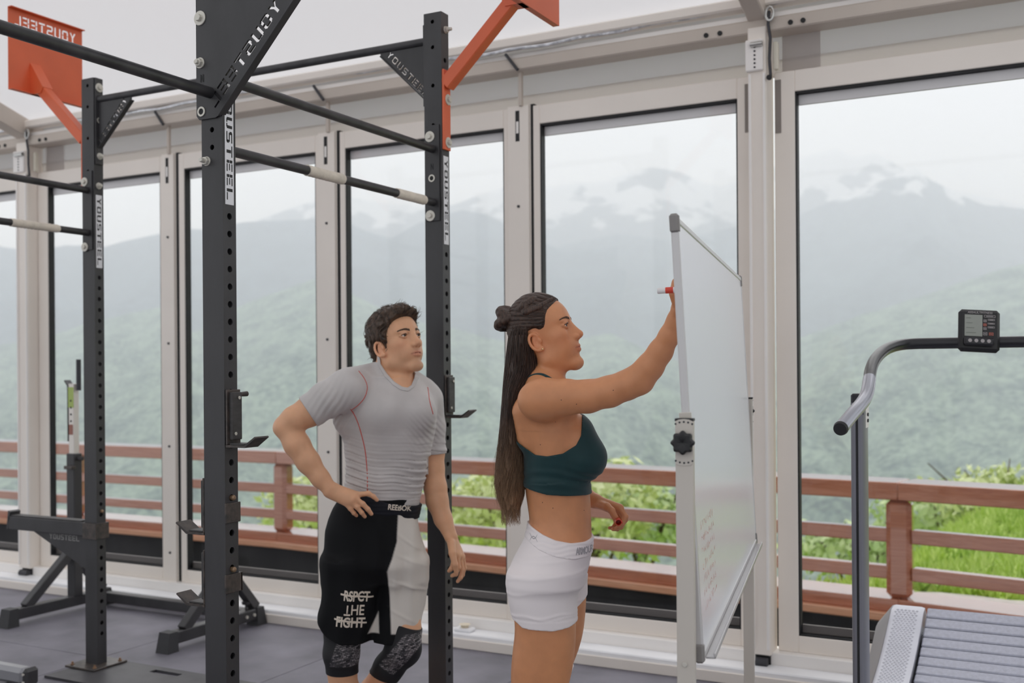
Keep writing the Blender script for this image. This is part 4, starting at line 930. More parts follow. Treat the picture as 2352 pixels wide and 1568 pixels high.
# ================================================================ figures: implicit surfaces sampled on a grid
import openvdb
_lat = np.random.default_rng(11).random((32, 32, 32)).astype(np.float32)
def vnoise(x, y, z):
    xi, yi, zi = np.floor(x).astype(int), np.floor(y).astype(int), np.floor(z).astype(int)
    fx, fy, fz = x-xi, y-yi, z-zi; fx = fx*fx*(3-2*fx); fy = fy*fy*(3-2*fy); fz = fz*fz*(3-2*fz)
    g = lambda a, b, c: _lat[(xi+a) & 31, (yi+b) & 31, (zi+c) & 31]
    l = lambda a, b, t: a+(b-a)*t
    return l(l(l(g(0,0,0), g(1,0,0), fx), l(g(0,1,0), g(1,1,0), fx), fy), l(l(g(0,0,1), g(1,0,1), fx), l(g(0,1,1), g(1,1,1), fx), fy), fz)*2-1
class Sdf:
    def __init__(s): s.ops = []
    def add(s, lo, hi, fn, k=.01, sub=False): s.ops.append((np.array(lo, float), np.array(hi, float), fn, k, sub)); return s
    def rc(s, a, b, ra, rb, k=.01, flat=None, sub=False):
        """tapered capsule; flat = (axis, factor) squashes the section along axis"""
        a = np.array(a, float); b = np.array(b, float); ba = b-a; L2 = max(1e-9, ba@ba); r = max(ra, rb)
        if flat is not None:
            ax = np.array(flat[0], float); ax /= np.linalg.norm(ax); fk = flat[1]
        def fn(X, Y, Z):
            t = np.clip(((X-a[0])*ba[0]+(Y-a[1])*ba[1]+(Z-a[2])*ba[2])/L2, 0, 1)
            qx, qy, qz = X-a[0]-t*ba[0], Y-a[1]-t*ba[1], Z-a[2]-t*ba[2]; sc = 1.0
            if flat is not None:
                qn = (qx*ax[0]+qy*ax[1]+qz*ax[2])*(1/fk-1); qx, qy, qz = qx+ax[0]*qn, qy+ax[1]*qn, qz+ax[2]*qn; sc = min(1, fk)
            return (np.sqrt(qx*qx+qy*qy+qz*qz)-(ra+(rb-ra)*t))*sc
        return s.add(np.minimum(a, b)-r, np.maximum(a, b)+r, fn, k, sub)
    def chain(s, pts, rs, k=.01, flat=None, sub=False):
        for i in range(len(pts)-1): s.rc(pts[i], pts[i+1], rs[i], rs[i+1], k, flat, sub)
        return s
    def ell(s, c, r, k=.01, M=None, sub=False):
        """ellipsoid; M = 3x3 whose columns are its axes"""
        c = np.array(c, float); r = np.array(r, float); Rm = np.eye(3) if M is None else np.array(M)
        ext = np.abs(Rm) @ r
        def fn(X, Y, Z):
            dx, dy, dz = X-c[0], Y-c[1], Z-c[2]
            u = [(dx*Rm[0, i]+dy*Rm[1, i]+dz*Rm[2, i]) for i in range(3)]
            k0 = np.sqrt(sum((u[i]/r[i])**2 for i in range(3))); k1 = np.sqrt(sum((u[i]/r[i]**2)**2 for i in range(3)))+1e-9
            return k0*(k0-1)/k1
        return s.add(c-ext, c+ext, fn, k, sub)
    def loft(s, rows, k=.02, n=2.2, cap=.02):
        """rows of (z, x0, x1, cy, ry_near, ry_far): upright stack of rounded sections"""
        Rw = np.array(sorted(rows), float); z = Rw[:, 0]
        zz = np.linspace(z[0], z[-1], 240)
        def cr(col):    # smooth interpolation
            v = np.interp(zz, z, Rw[:, col]); 
            for _ in range(3): v = np.convolve(np.pad(v, 5, mode='edge'), np.ones(11)/11, 'valid')
            return v
        C_ = [cr(c) for c in range(1, 6)]
        def fn(X, Y, Z):
            x0, x1, cy, rn, rf = [np.interp(Z, zz, c) for c in C_]
            cx = (x0+x1)/2; rx = (x1-x0)/2; dy = Y-cy; ry = np.where(dy < 0, rn, rf)
            q = (np.abs((X-cx)/rx)**n+np.abs(dy/ry)**n)**(1/n)
            d = (q-1)*np.minimum(rx, ry)
            e = np.maximum(z[0]-Z, Z-z[-1])
            return np.where(e > 0, np.sqrt(np.maximum(d, 0)**2+e*e), np.maximum(d, e*.0+d))
        lo = (Rw[:, 1].min(), (Rw[:, 3]-Rw[:, 4]).min(), z[0]); hi = (Rw[:, 2].max(), (Rw[:, 3]+Rw[:, 5]).max(), z[-1])
        return s.add(lo, hi, fn, k)
    def eval(s, lo, hi, h):
        lo = np.array(lo, float); n = np.maximum(2, np.ceil((np.array(hi)-lo)/h).astype(int)+1); A = np.full(n, .06, np.float32)
        ax = [lo[i]+h*np.arange(n[i]) for i in range(3)]
        for l, u, fn, k, sub in s.ops:
            pad = k+.03; i0 = np.maximum(0, np.floor((l-pad-lo)/h).astype(int)); i1 = np.minimum(n, np.ceil((u+pad-lo)/h).astype(int)+1)
            if (i1 <= i0).any(): continue
            sl = tuple(slice(a, b) for a, b in zip(i0, i1))
            X, Y, Z = np.meshgrid(ax[0][sl[0]], ax[1][sl[1]], ax[2][sl[2]], indexing='ij', sparse=True)
            d = fn(X, Y, Z); D = A[sl]
            if sub:
                d = -d; m = np.clip(.5-.5*(D-d)/k, 0, 1); A[sl] = D*(1-m)+d*m+k*m*(1-m)
            else:
                m = np.clip(.5+.5*(D-d)/k, 0, 1); A[sl] = D*(1-m)+d*m-k*m*(1-m)
        return A, ax
def vdb_mesh(A, lo, h, keep=None):
    g = openvdb.FloatGrid(.06); g.copyFromArray(np.ascontiguousarray(np.clip(A, -.06, .06), dtype=np.float32)); p, q = g.convertToQuads(0.0)[:2]
    p = np.array(p, float)*h+np.array(lo); q = np.array(q, int)
    return p, q
def to_mesh(name, parts, m, smooth_it=0):
    """parts: list of (points, quads) -> one smooth mesh facing outwards"""
    P = []; Q = []; n = 0
    for p, q in parts: P.append(p); Q.append(q+n); n += len(p)
    P = np.concatenate(P); Q = np.concatenate(Q)
    a, b, c = P[Q[:, 0]], P[Q[:, 1]], P[Q[:, 2]]; vol = np.einsum('ij,ij->i', a, np.cross(b, c)).sum()+np.einsum('ij,ij->i', a, np.cross(c, P[Q[:, 3]])).sum()
    if vol < 0: Q = Q[:, ::-1]
    me = bpy.data.meshes.new(name); me.vertices.add(len(P)); me.vertices.foreach_set('co', P.astype(np.float32).ravel())
    me.loops.add(Q.size); me.loops.foreach_set('vertex_index', Q.astype(np.int32).ravel())
    me.polygons.add(len(Q)); me.polygons.foreach_set('loop_start', np.arange(0, Q.size, 4, dtype=np.int32))
    me.update(calc_edges=True); me.validate()
    me.polygons.foreach_set('use_smooth', np.ones(len(me.polygons), bool)); me.materials.append(m); me.update()
    return me
def regions_mesh(sd, name, m, regs, post=None):
    """regs: list of (lo, hi, h); neighbouring boxes overlap a little, their cut caps are dropped"""
    parts = []
    for lo, hi, h in regs:
        A, ax = sd.eval(lo, hi, h)
        if post is not None: A = post(A, ax)
        p, q = vdb_mesh(A, lo, h); c = p[q].mean(1); n_ = np.array(A.shape)-1; l_ = np.array(lo)
        ok = ((c > l_+.7*h) & (c < l_+n_*h-.7*h)).all(1); parts.append((p, q[ok]))
    return to_mesh(name, parts, m)
def set_tint(me, fn):
    n = len(me.vertices); co = np.empty(n*3, np.float32); me.vertices.foreach_get('co', co); co = co.reshape(-1, 3)
    c = fn(co); at_ = me.attributes.new('tint', 'FLOAT_COLOR', 'POINT'); at_.data.foreach_set('color', np.c_[c, np.ones(n)].astype(np.float32).ravel())
def skin_mat(name, base, rough=.5):
    m = bpy.data.materials.new(name); m.use_nodes = True; nt = m.node_tree; b = nt.nodes['Principled BSDF']; MATS[name] = m
    at_ = nt.nodes.new('ShaderNodeAttribute'); at_.attribute_name = 'tint'
    tc = nt.nodes.new('ShaderNodeTexCoord'); n = nt.nodes.new('ShaderNodeTexNoise'); n.inputs['Scale'].default_value = 22; n.inputs['Detail'].default_value = 6
    nt.links.new(tc.outputs['Object'], n.inputs['Vector'])
    r = nt.nodes.new('ShaderNodeValToRGB'); r.color_ramp.elements[0].position = .3; r.color_ramp.elements[1].position = .7
    r.color_ramp.elements[0].color = (*(v*.93 for v in base), 1); r.color_ramp.elements[1].color = (*(min(1, v*1.06) for v in base), 1)
    nt.links.new(n.outputs['Fac'], r.inputs['Fac'])
    mx = nt.nodes.new('ShaderNodeMixRGB'); mx.blend_type = 'MULTIPLY'; mx.inputs[0].default_value = 1
    nt.links.new(r.outputs[0], mx.inputs[1]); nt.links.new(at_.outputs['Color'], mx.inputs[2]); nt.links.new(mx.outputs[0], b.inputs['Base Color'])
    b.inputs['Roughness'].default_value = rough; b.inputs['Subsurface Weight'].default_value = .12; b.inputs['Subsurface Radius'].default_value = (.012, .005, .003); b.inputs['Subsurface Scale'].default_value = .6
    n2 = nt.nodes.new('ShaderNodeTexNoise'); n2.inputs['Scale'].default_value = 420; nt.links.new(tc.outputs['Object'], n2.inputs['Vector'])
    bp = nt.nodes.new('ShaderNodeBump'); bp.inputs['Strength'].default_value = .12; bp.inputs['Distance'].default_value = .001; nt.links.new(n2.outputs['Fac'], bp.inputs['Height']); nt.links.new(bp.outputs['Normal'], b.inputs['Normal'])
    return m
# ---- head, in its own frame: x = face direction, y = left, z = up, metres for a 0.223 m head
class Head:
    def __init__(s, origin, heading, pitch, roll, scale, male=False, back=.095, ear=.9):
        """heading: 0 = facing +x (image right), positive turns towards the camera (-y)"""
        s.o = np.array(origin, float); s.s = scale; s.male = male; s.back = back; s.ear = ear
        M = Matrix.Rotation(-heading, 3, 'Z') @ Matrix.Rotation(-pitch, 3, 'Y') @ Matrix.Rotation(roll, 3, 'X')
        s.R = np.array(M)
    def p(s, x, y, z): return s.o+s.R @ (np.array([x, y, z])*s.s)
    def inv(s, P): return ((P-s.o) @ s.R)/s.s
    def M4(s): 
        M = Matrix(s.R.tolist()).to_4x4(); M.translation = Vector(s.o); return M
    def build(s, S):
        k = s.s; P = s.p; ma = s.male
        E = lambda c, r, kk=.01, sub=False: S.ell(P(*c), np.array(r)*k, kk*k, s.R, sub)
        RC = lambda a, b, ra, rb, kk=.01, sub=False: S.rc(P(*a), P(*b), ra*k, rb*k, kk*k, None, sub)
        bk = s.back; hl = (.088+bk)/2
        E((.088-hl-.004, 0, .040), (hl, .072, .084), .02); E((.030, 0, .046), (.058, .060, .056), .025)
        E((.030, 0, -.022), (.052, .052 if ma else .055, .070), .025)
        jw = .050 if ma else .050; jr = .0155 if ma else .015
        for y in (-1, 1):
            RC((-.004, y*jw, -.020), (.010, y*(jw-.004), -.055), .016, jr, .02); RC((.010, y*(jw-.004), -.055), (.072, y*.014, -.084), jr, .016, .02)
            E((.056, y*(.040 if ma else .042), -.003), (.025, .018, .018), .018); E((.052, y*(.030 if ma else .033), -.035), (.032, .020, .030), .02)
            RC((.079, y*.008, .040), (.064, y*.043, .039), .011 if ma else .0090, .009, .012)
        E((.081, 0, -.083), (.017, .022 if ma else .018, .016), .012)
        E((.072, 0, -.036), (.026, .032, .034), .016)
        E((.074, 0, -.004), (.018, .024, .034), .014)          # base of the nose
        for y in (-1, 1):
            E((.0955, y*.0335, .0215), (.0150, .0185, .0115), .010, True)
            up = [(.0775, y*.0165, .0190), (.0840, y*.024, .0250), (.0860, y*.032, .0268), (.0830, y*.040, .0250), (.0755, y*.047, .0202)]
            lo = [(.0775, y*.0165, .0190), (.0825, y*.024, .0150), (.0840, y*.032, .0138), (.0812, y*.040, .0148), (.0755, y*.047, .0202)]
            for ch, rr in ((up, .0026), (lo, .0023)):
                for a, b in zip(ch[:-1], ch[1:]): RC(a, b, rr, rr, .004)
            RC((.087, y*.016, .033), (.076, y*.045, .032), .005, .004, .006)
        nw = 1.12 if ma else 1.0
        RC((.083, 0, .027), (.1060, 0, -.007), .0080*nw, .0085*nw, .012); E((.1065, 0, -.0115), (.0102, .0092*nw, .0085), .006)
        RC((.080, 0, .010), (.092, 0, -.012), .012*nw, .0125*nw, .012)
        for y in (-1, 1):
            E((.0945, y*.0126*nw, -.0155), (.0118, .0070*nw, .0082), .004); E((.1005, y*.0066, -.0235), (.0055, .0036, .0038), .002, True)
            RC((.0850, y*.0215, -.0430), (.0925, y*.012, -.0405), .0030, .0042, .005); RC((.0925, y*.012, -.0405), (.0955, 0, -.0400), .0042, .0044, .005)
            RC((.0850, y*.0205, -.0450), (.0925, y*.010, -.0490), .0030, .0046, .005); RC((.0925, y*.010, -.0490), (.0945, 0, -.0495), .0046, .0050, .005)
        for y in (-1, 1): RC((.0860, y*.0250, -.0432), (.1030, 0, -.0445), .0016, .0019, .0022, True)
        # ears
        es = s.ear
        for y in (-1, 1):
            ep = lambda x, yy, z: (.002+(x*math.cos(.28)-z*math.sin(.28))*es, y*(.068+(yy-.068)*es), -.006+(x*math.sin(.28)+z*math.cos(.28))*es)
            E(ep(-.004, .070, 0), np.array((.016, .009, .028))*es, .008)
            pts = [ep(-.004+.0175*math.cos(R(t)), .0775-.006*math.cos(R(t)), .030*math.sin(R(t))+.002) for t in np.linspace(30, 285, 14)]
            for a, b in zip(pts[:-1], pts[1:]): RC(a, b, .0042*es, .0042*es, .004)
            E(ep(.001, .081, .001), np.array((.0085, .007, .014))*es, .004, True); E(ep(.004, .0745, -.027), np.array((.0085, .0050, .0095))*es, .005); E(ep(.0125, .073, -.001), np.array((.005, .005, .008))*es, .004)
            s.lobe = ep(.006, .0805, -.030)
    def tint(s, co, base=(1, 1, 1), stubble=0.0):
        q = s.inv(co.astype(float)); c = np.ones((len(co), 3))
        def blob(ctr, rad): return np.exp(-(((q-np.array(ctr))/np.array(rad))**2).sum(1))
        lip = np.clip((blob((.097, 0, -.045), (.018, .021, .0095)))*1.6, 0, 1)*(q[:, 0] > .083)
        c *= 1-lip[:, None]*np.array([.10, .30, .26])
        ml = np.exp(-((q[:, 2]+.0438-.0008*np.cos(q[:, 1]*90))/.0018)**2)*(np.abs(q[:, 1]) < .0255)*(q[:, 0] > .080); c *= 1-ml[:, None]*np.array([.35, .45, .42])  # parting of the lips: crease shade darkened into the tint
        ck = blob((.065, -.045, -.012), (.03, .022, .022))+blob((.065, .045, -.012), (.03, .022, .022))+blob((.110, 0, -.012), (.012, .014, .012))
        c *= 1-np.clip(ck, 0, 1)[:, None]*np.array([.0, .09, .09])
        er = blob((0, -.078, 0), (.022, .016, .036))+blob((0, .078, 0), (.022, .016, .036)); c *= 1-np.clip(er, 0, 1)[:, None]*np.array([-.04, .07, .06])
        if stubble:
            b = np.clip(blob((.080, 0, -.075), (.035, .030, .022))*1.1+blob((.098, 0, -.032), (.014, .026, .007))*.9+.5*blob((.04, -.045, -.065), (.05, .02, .022))+.5*blob((.04, .045, -.065), (.05, .02, .022)), 0, 1)*stubble
            c *= 1-b[:, None]*np.array([.42, .40, .36])
        eye = blob((.083, -.032, .0205), (.012, .020, .011))+blob((.083, .032, .0205), (.012, .020, .011)); c *= 1-np.clip(eye, 0, 1)[:, None]*np.array([.14, .18, .17])
        return c
    def eyes(s, parent, iris, look=(1, 0, 0.0)):
        k = s.s; M = s.M4() @ Matrix.Scale(k, 4)
        white = mat('eye_white', srgb(226, 218, 212), .25); ir = mat('iris_'+('m' if s.male else 'w'), iris, .2); pu = mat('pupil', (.006, .006, .006), .15)
        out = []
        for y in (-1, 1):
            e = MB(); e.lathe([(.0125*math.sin(R(t)), -.0125*math.cos(R(t))) for t in (2, 20, 40, 60, 80, 100, 120, 140, 160, 178)], None, 20); o = e.build('eyeball', white, parent, smooth=180)
            o.matrix_local = M @ axisM((.0731, y*.0328, .0202), look)
            i = MB(); i.lathe([(.0060, .01095), (.0054, .0116), (.001, .01255)], None, 18); i.build('iris', ir, o, smooth=60)
            i = MB(); i.lathe([(.0029, .01225), (.0024, .0127), (.0005, .0129)], None, 14); i.build('pupil', pu, o, smooth=60)
        return out
    def brows(s, parent, m, thick=.0024):
        rg = random.Random(4); k = s.s
        for y in (-1, 1):
            mb = MB()
            for i in range(150):
                t = rg.random(); x = .0895-.0165*t**1.6; yy = y*(.012+.036*t); z = .0345+.0075*math.sin(t*2.3)-.003*t+rg.uniform(-1, 1)*thick*(1.1-.6*t)
                d = Vector((-.006*t, y*(.004+.004*t), .004*(1-1.3*t))).normalized()*.0075
                a = s.p(x+.0035, yy, z); b = s.p(x+.0035+d.x, yy+d.y, z+d.z); mb.tube([a, (a+b)/2+s.R @ np.array([.0006, 0, 0]), b], [(.0006 if s.male else .0004)*k, (.0007 if s.male else .00045)*k, .0002*k], 4, caps=False)
            mb.build('eyebrow', m, parent, smooth=180)
            lash = MB(); up = [(.0785, y*.0165, .0190), (.0866, y*.024, .0235), (.0888, y*.032, .0250), (.0858, y*.040, .0235), (.0772, y*.0475, .0202)]
            lash.tube([s.p(*q) for q in up], [.0005*k, .0014*k, .0017*k, .0016*k, .0010*k], 6); lash.build('lashes', m, parent, smooth=180)
def hand(S, wrist, fingers, thumb, rk=1.0, k=.006, palm_r=.0125):
    """fingers: four lists of points knuckle..tip; thumb: list of points from the wrist side to the tip"""
    w = np.array(wrist, float); rad = [.0088, .0092, .0087, .0078]
    kn = [np.array(f[0], float) for f in fingers]; mid = (kn[1]+kn[2])/2; d = mid-w
    side = kn[0]-kn[3]; side /= np.linalg.norm(side)
    for i, f in enumerate(fingers):
        a = w+side*(.014-.0095*i)*rk+d*.05; S.rc(a, kn[i], palm_r*rk*1.05, rad[i]*rk*1.18, .014)
        pts = [np.array(p, float) for p in f]; n = len(pts); rs = [rad[i]*rk*(1.06-.32*j/(n-1)) for j in range(n)]
        S.chain(pts, rs, k*.5)
        for j in range(1, n-1): S.ell(pts[j], [rs[j]*1.06]*3, .003)
    for i in range(3): S.rc((w*.6+kn[i]*.4), (kn[i]*.85+kn[i+1]*.15), palm_r*rk*.85, palm_r*rk*.8, .012)
    T_ = [np.array(p, float) for p in thumb]; n = len(T_); S.chain(T_, [(.0145-.0062*j/(n-1))*rk for j in range(n)], k)
def poly_sd(poly):
    """signed distance to a polygon in (x,z), negative inside"""
    Pg = np.array(poly, float); Q = np.roll(Pg, -1, axis=0)
    def f(X, Z):
        X, Z = np.broadcast_arrays(X, Z); d = np.full(X.shape, 1e9); ins = np.zeros(X.shape, bool)
        for (ax_, az), (bx, bz) in zip(Pg, Q):
            ex, ez = bx-ax_, bz-az; wx, wz = X-ax_, Z-az; t = np.clip((wx*ex+wz*ez)/(ex*ex+ez*ez+1e-12), 0, 1)
            d = np.minimum(d, (wx-ex*t)**2+(wz-ez*t)**2)
            c = ((az > Z) != (bz > Z)) & (X < (bx-ax_)*(Z-az)/((bz-az) if abs(bz-az) > 1e-12 else 1e-12)+ax_); ins ^= c
        return np.where(ins, -1, 1)*np.sqrt(d)
    return f
def project_text(me, M, bvh, d, off=.0012):
    """bend flat lettering onto a surface: M places it, rays along d"""
    bm = bmesh.new(); bm.from_mesh(me); bmesh.ops.triangulate(bm, faces=bm.faces)
    for _ in range(2): bmesh.ops.subdivide_edges(bm, edges=[e for e in bm.edges if e.calc_length() > .006], cuts=1)
    for v in bm.verts:
        p = M @ v.co; hit = bvh.ray_cast(p-Vector(d)*.25, Vector(d))
        v.co = hit[0]-Vector(d)*off if hit[0] is not None else p
    bm.to_mesh(me); bm.free(); me.update(); return me
def bvh_of(me): return BVHTree.FromPolygons([v.co[:] for v in me.vertices], [p.vertices[:] for p in me.polygons])
def strand_mesh(name, paths, radii, m, n=4):
    """many thin hairs in one mesh"""
    V_, F_ = [], []; base = 0
    for P, r in zip(paths, radii):
        P = np.asarray(P, float); k = len(P); t = np.gradient(P, axis=0); t /= np.linalg.norm(t, axis=1)[:, None]+1e-9
        x = np.cross(t, np.array([.3, .9, .2])); x /= np.linalg.norm(x, axis=1)[:, None]+1e-9; y = np.cross(t, x)
        rr = (r*np.linspace(1, .25, k)**.7)[:, None]
        for j in range(n):
            a = 2*PI*j/n; V_.append(P+(x*math.cos(a)+y*math.sin(a))*rr)
        idx = lambda j, i: base+(j % n)*k+i
        F_ += [(idx(j, i), idx(j+1, i), idx(j+1, i+1), idx(j, i+1)) for j in range(n) for i in range(k-1)]
        base += n*k
    P = np.concatenate(V_); me = bpy.data.meshes.new(name); me.from_pydata(P.tolist(), [], F_); finish(me, m, 180); return me
def hair_mat(name, c1, c2, z0=None, z1=None, c3=None, rough=.42, streak=(260, 260, 14), bump=.35):
    """brown hair: strand streaks; optional lighter ends between two heights"""
    m = bpy.data.materials.new(name); m.use_nodes = True; nt = m.node_tree; b = nt.nodes['Principled BSDF']; MATS[name] = m
    tc = nt.nodes.new('ShaderNodeTexCoord'); mp = nt.nodes.new('ShaderNodeMapping'); mp.inputs['Scale'].default_value = streak
    n = nt.nodes.new('ShaderNodeTexNoise'); n.inputs['Scale'].default_value = 1; n.inputs['Detail'].default_value = 4
    nt.links.new(tc.outputs['Object'], mp.inputs['Vector']); nt.links.new(mp.outputs[0], n.inputs['Vector'])
    r = nt.nodes.new('ShaderNodeValToRGB'); r.color_ramp.elements[0].position = .35; r.color_ramp.elements[1].position = .68
    r.color_ramp.elements[0].color = (*c1, 1); r.color_ramp.elements[1].color = (*c2, 1); nt.links.new(n.outputs['Fac'], r.inputs['Fac']); last = r.outputs[0]
    if c3:
        sp_ = nt.nodes.new('ShaderNodeSeparateXYZ'); nt.links.new(tc.outputs['Object'], sp_.inputs[0]); mr = nt.nodes.new('ShaderNodeMapRange'); mr.inputs[1].default_value = z0; mr.inputs[2].default_value = z1
        nt.links.new(sp_.outputs['Z'], mr.inputs[0]); r2 = nt.nodes.new('ShaderNodeMixRGB'); r2.blend_type = 'MIX'
        r3 = nt.nodes.new('ShaderNodeValToRGB'); r3.color_ramp.elements[0].position = .35; r3.color_ramp.elements[1].position = .68; r3.color_ramp.elements[0].color = (*(v*.55 for v in c3), 1); r3.color_ramp.elements[1].color = (*c3, 1); nt.links.new(n.outputs['Fac'], r3.inputs['Fac'])
        nt.links.new(mr.outputs[0], r2.inputs[0]); nt.links.new(last, r2.inputs[1]); nt.links.new(r3.outputs[0], r2.inputs[2]); last = r2.outputs[0]
    nt.links.new(last, b.inputs['Base Color']); b.inputs['Roughness'].default_value = rough; b.inputs['Specular IOR Level'].default_value = .45
    bp = nt.nodes.new('ShaderNodeBump'); bp.inputs['Strength'].default_value = bump; bp.inputs['Distance'].default_value = .002; nt.links.new(n.outputs['Fac'], bp.inputs['Height']); nt.links.new(bp.outputs['Normal'], b.inputs['Normal'])
    return m

# ================================================================ the woman at the whiteboard
wroot = empty('person', (-1.3686, 2.8394, 0.0), YAW, 'woman in dark green crop top and white shorts writing on the whiteboard, long brown hair', 'person')
M_SKW = skin_mat('tanned_skin', srgb(214, 148, 104), .44)
def rw(pl, pr, cy, rn, rf=None): return ((pl[2]+pr[2])/2, pl[0], pr[0], cy, rn, rn if rf is None else rf)
def w_trunk(S):
    S.loft([rw((-0.0681,-0.0000,1.3448),(0.0443,-0.0000,1.3439),0,.105), rw((-0.0849,0.0000,1.3168),(0.0645,0.0000,1.3157),0,.130), rw((-0.0928,0.0000,1.2785),(0.0770,-0.0000,1.2773),0,.142), rw((-0.0893,-0.0000,1.2402),(0.0843,-0.0000,1.2389),0,.145),
            rw((-0.0808,-0.0000,1.1789),(0.0915,0.0000,1.1776),0,.140), rw((-0.0787,-0.0000,1.1188),(0.0988,0.0000,1.1175),0,.131), rw((-0.0791,-0.0000,1.0652),(0.1086,0.0000,1.0638),0,.123), rw((-0.0731,0.0000,1.0166),(0.1133,-0.0000,1.0152),0,.117),
            rw((-0.0658,0.0000,0.9655),(0.1142,-0.0000,0.9641),0,.117), rw((-0.0660,0.0000,0.9374),(0.1153,0.0000,0.9360),0,.126), rw((-0.0817,-0.0000,0.8954),(0.1150,0.0000,0.8939),0,.146), rw((-0.1037,-0.0000,0.8572),(0.1083,0.0000,0.8557),0,.163),
            rw((-0.1205,-0.0000,0.8255),(0.1004,0.0000,0.8238),0,.171), rw((-0.1271,-0.0000,0.7936),(0.0887,-0.0000,0.7920),0,.173)], .03, 2.3)
    for y in (-.070, .070):
        c = (0.0875,0.0000,1.1482); S.ell((c[0], y, c[2]), (.066, .066, .064), .022)
        c = (0.0752,-0.0000,1.2070); S.ell((c[0], y*.95, c[2]), (.045, .06, .06), .03)
def w_legs(S):
    for rows, cy in (([((-0.1230,-0.0900,0.8196),(0.0730,-0.0900,0.8181),.085), ((-0.1294,-0.0900,0.7861),(0.0666,-0.0900,0.7846),.088), ((-0.1248,-0.0900,0.7365),(0.0625,-0.0900,0.7351),.086), ((-0.1115,-0.0900,0.6930),(0.0634,-0.0900,0.6916),.083), ((-0.1106,-0.0900,0.6520),(0.0631,-0.0900,0.6507),.080),
                       ((-0.1171,-0.0900,0.6062),(0.0603,-0.0900,0.6048),.078), ((-0.1224,-0.0900,0.5566),(0.0537,-0.0900,0.5553),.075), ((-0.1241,-0.0900,0.5008),(0.0409,-0.0900,0.4995),.070), ((-0.1135,-0.0900,0.4325),(0.0242,-0.0900,0.4314),.060), ((-0.1040,-0.0900,0.3704),(0.0176,-0.0900,0.3695),.053), ((-0.1120,-0.0900,0.2960),(0.0096,-0.0900,0.2951),.052), ((-0.1126,-0.0900,0.2216),(-0.0009,-0.0900,0.2208),.050), ((-0.0886,-0.0900,0.1098),(-0.0166,-0.0900,0.1092),.036), ((-0.0841,-0.0900,0.0415),(-0.0172,-0.0900,0.0410),.034)], -.087),
                     ([((-0.0933,0.0900,0.7852),(0.1037,0.0900,0.7837),.085), ((-0.0870,0.0900,0.7497),(0.1047,0.0900,0.7482),.088), ((-0.0795,0.0900,0.6971),(0.1044,0.0900,0.6957),.085), ((-0.0799,0.0900,0.6511),(0.1001,0.0900,0.6498),.082), ((-0.0841,0.0900,0.6078),(0.0945,0.0900,0.6065),.079), ((-0.0937,0.0900,0.5593),(0.0810,0.0900,0.5580),.076), ((-0.1020,0.0900,0.5068),(0.0596,0.0900,0.5056),.070), ((-0.1130,0.0900,0.4412),(0.0368,0.0900,0.4401),.062),
                       ((-0.1187,0.0900,0.3756),(0.0126,0.0900,0.3746),.054), ((-0.1430,0.0900,0.2839),(-0.0117,0.0900,0.2829),.052), ((-0.1568,0.0900,0.2052),(-0.0359,0.0900,0.2042),.050), ((-0.1602,0.0900,0.1001),(-0.0853,0.0900,0.0995),.036), ((-0.1632,0.0900,0.0410),(-0.0897,0.0900,0.0405),.034)], .087)):
        S.loft([rw(a, b, cy, r) for a, b, r in rows], .035, 2.1)
    for p, cy in (((-0.0507,-0.0900,0.0351), -.087), ((-0.1265,0.0900,0.0342), .087)):
        S.chain([(p[0]-.03, cy, .036), (p[0]+.06, cy, .040), (p[0]+.135, cy, .024), (p[0]+.175, cy, .018)], [.034, .036, .030, .017], .02)
WB = Sdf(); w_trunk(WB); w_legs(WB)
# shoulders, neck, arms
sR = (-0.0332,-0.1650,1.3183); sL = (-0.0064,0.1750,1.3156)
WB.rc((-0.0253,-0.0200,1.3397), (-0.0014,-0.0100,1.4297), .056, .050, .025); WB.rc((-0.0180,-0.0300,1.3297), (0.0216,-0.0500,1.3299), .052, .045, .03)
for s_, c_ in ((sR, (-0.0297,-0.0500,1.3617)), (sL, (-0.0231,0.0500,1.3604))):
    WB.rc(c_, (s_[0]-.004, s_[1]*.62, s_[2]+.022), .046, .040, .03)
WB.rc((-0.0660,-0.0800,1.2814), (-0.0626,-0.0700,1.2123), .05, .04, .03); WB.rc((-0.0635,0.0800,1.2752), (-0.0603,0.0700,1.2038), .05, .04, .03)
WB.ell((-0.0392,-0.1650,1.3160), (.060, .050, .056), .03); WB.ell(sL, (.055, .048, .055), .03)
WB.rc((0.0331,-0.1200,1.3068), (-0.0100,-0.1600,1.3204), .040, .045, .035)           # chest to shoulder
WB.rc((0.0484,0.0900,1.2937), (0.0061,0.1500,1.3122), .040, .045, .03)
aR = [(-0.0247,-0.1650,1.3219), (0.0348,-0.1850,1.3244), (0.0939,-0.2000,1.3267), (0.1524,-0.2150,1.3397), (0.1985,-0.2300,1.3574), (0.2330,-0.2400,1.3785)]
WB.chain(aR, [.054, .0475, .0435, .0410, .0385, .036], .016)
fR = [(0.2330,-0.2400,1.3773), (0.2584,-0.2550,1.4066), (0.2848,-0.2700,1.4472), (0.3067,-0.2900,1.4896), (0.3209,-0.3050,1.5271), (0.3269,-0.3200,1.5550)]
WB.chain(fR, [.036, .0345, .0305, .0255, .0215, .0205], .018); WB.ell((0.2364,-0.2400,1.3596), (.024, .022, .022), .025)
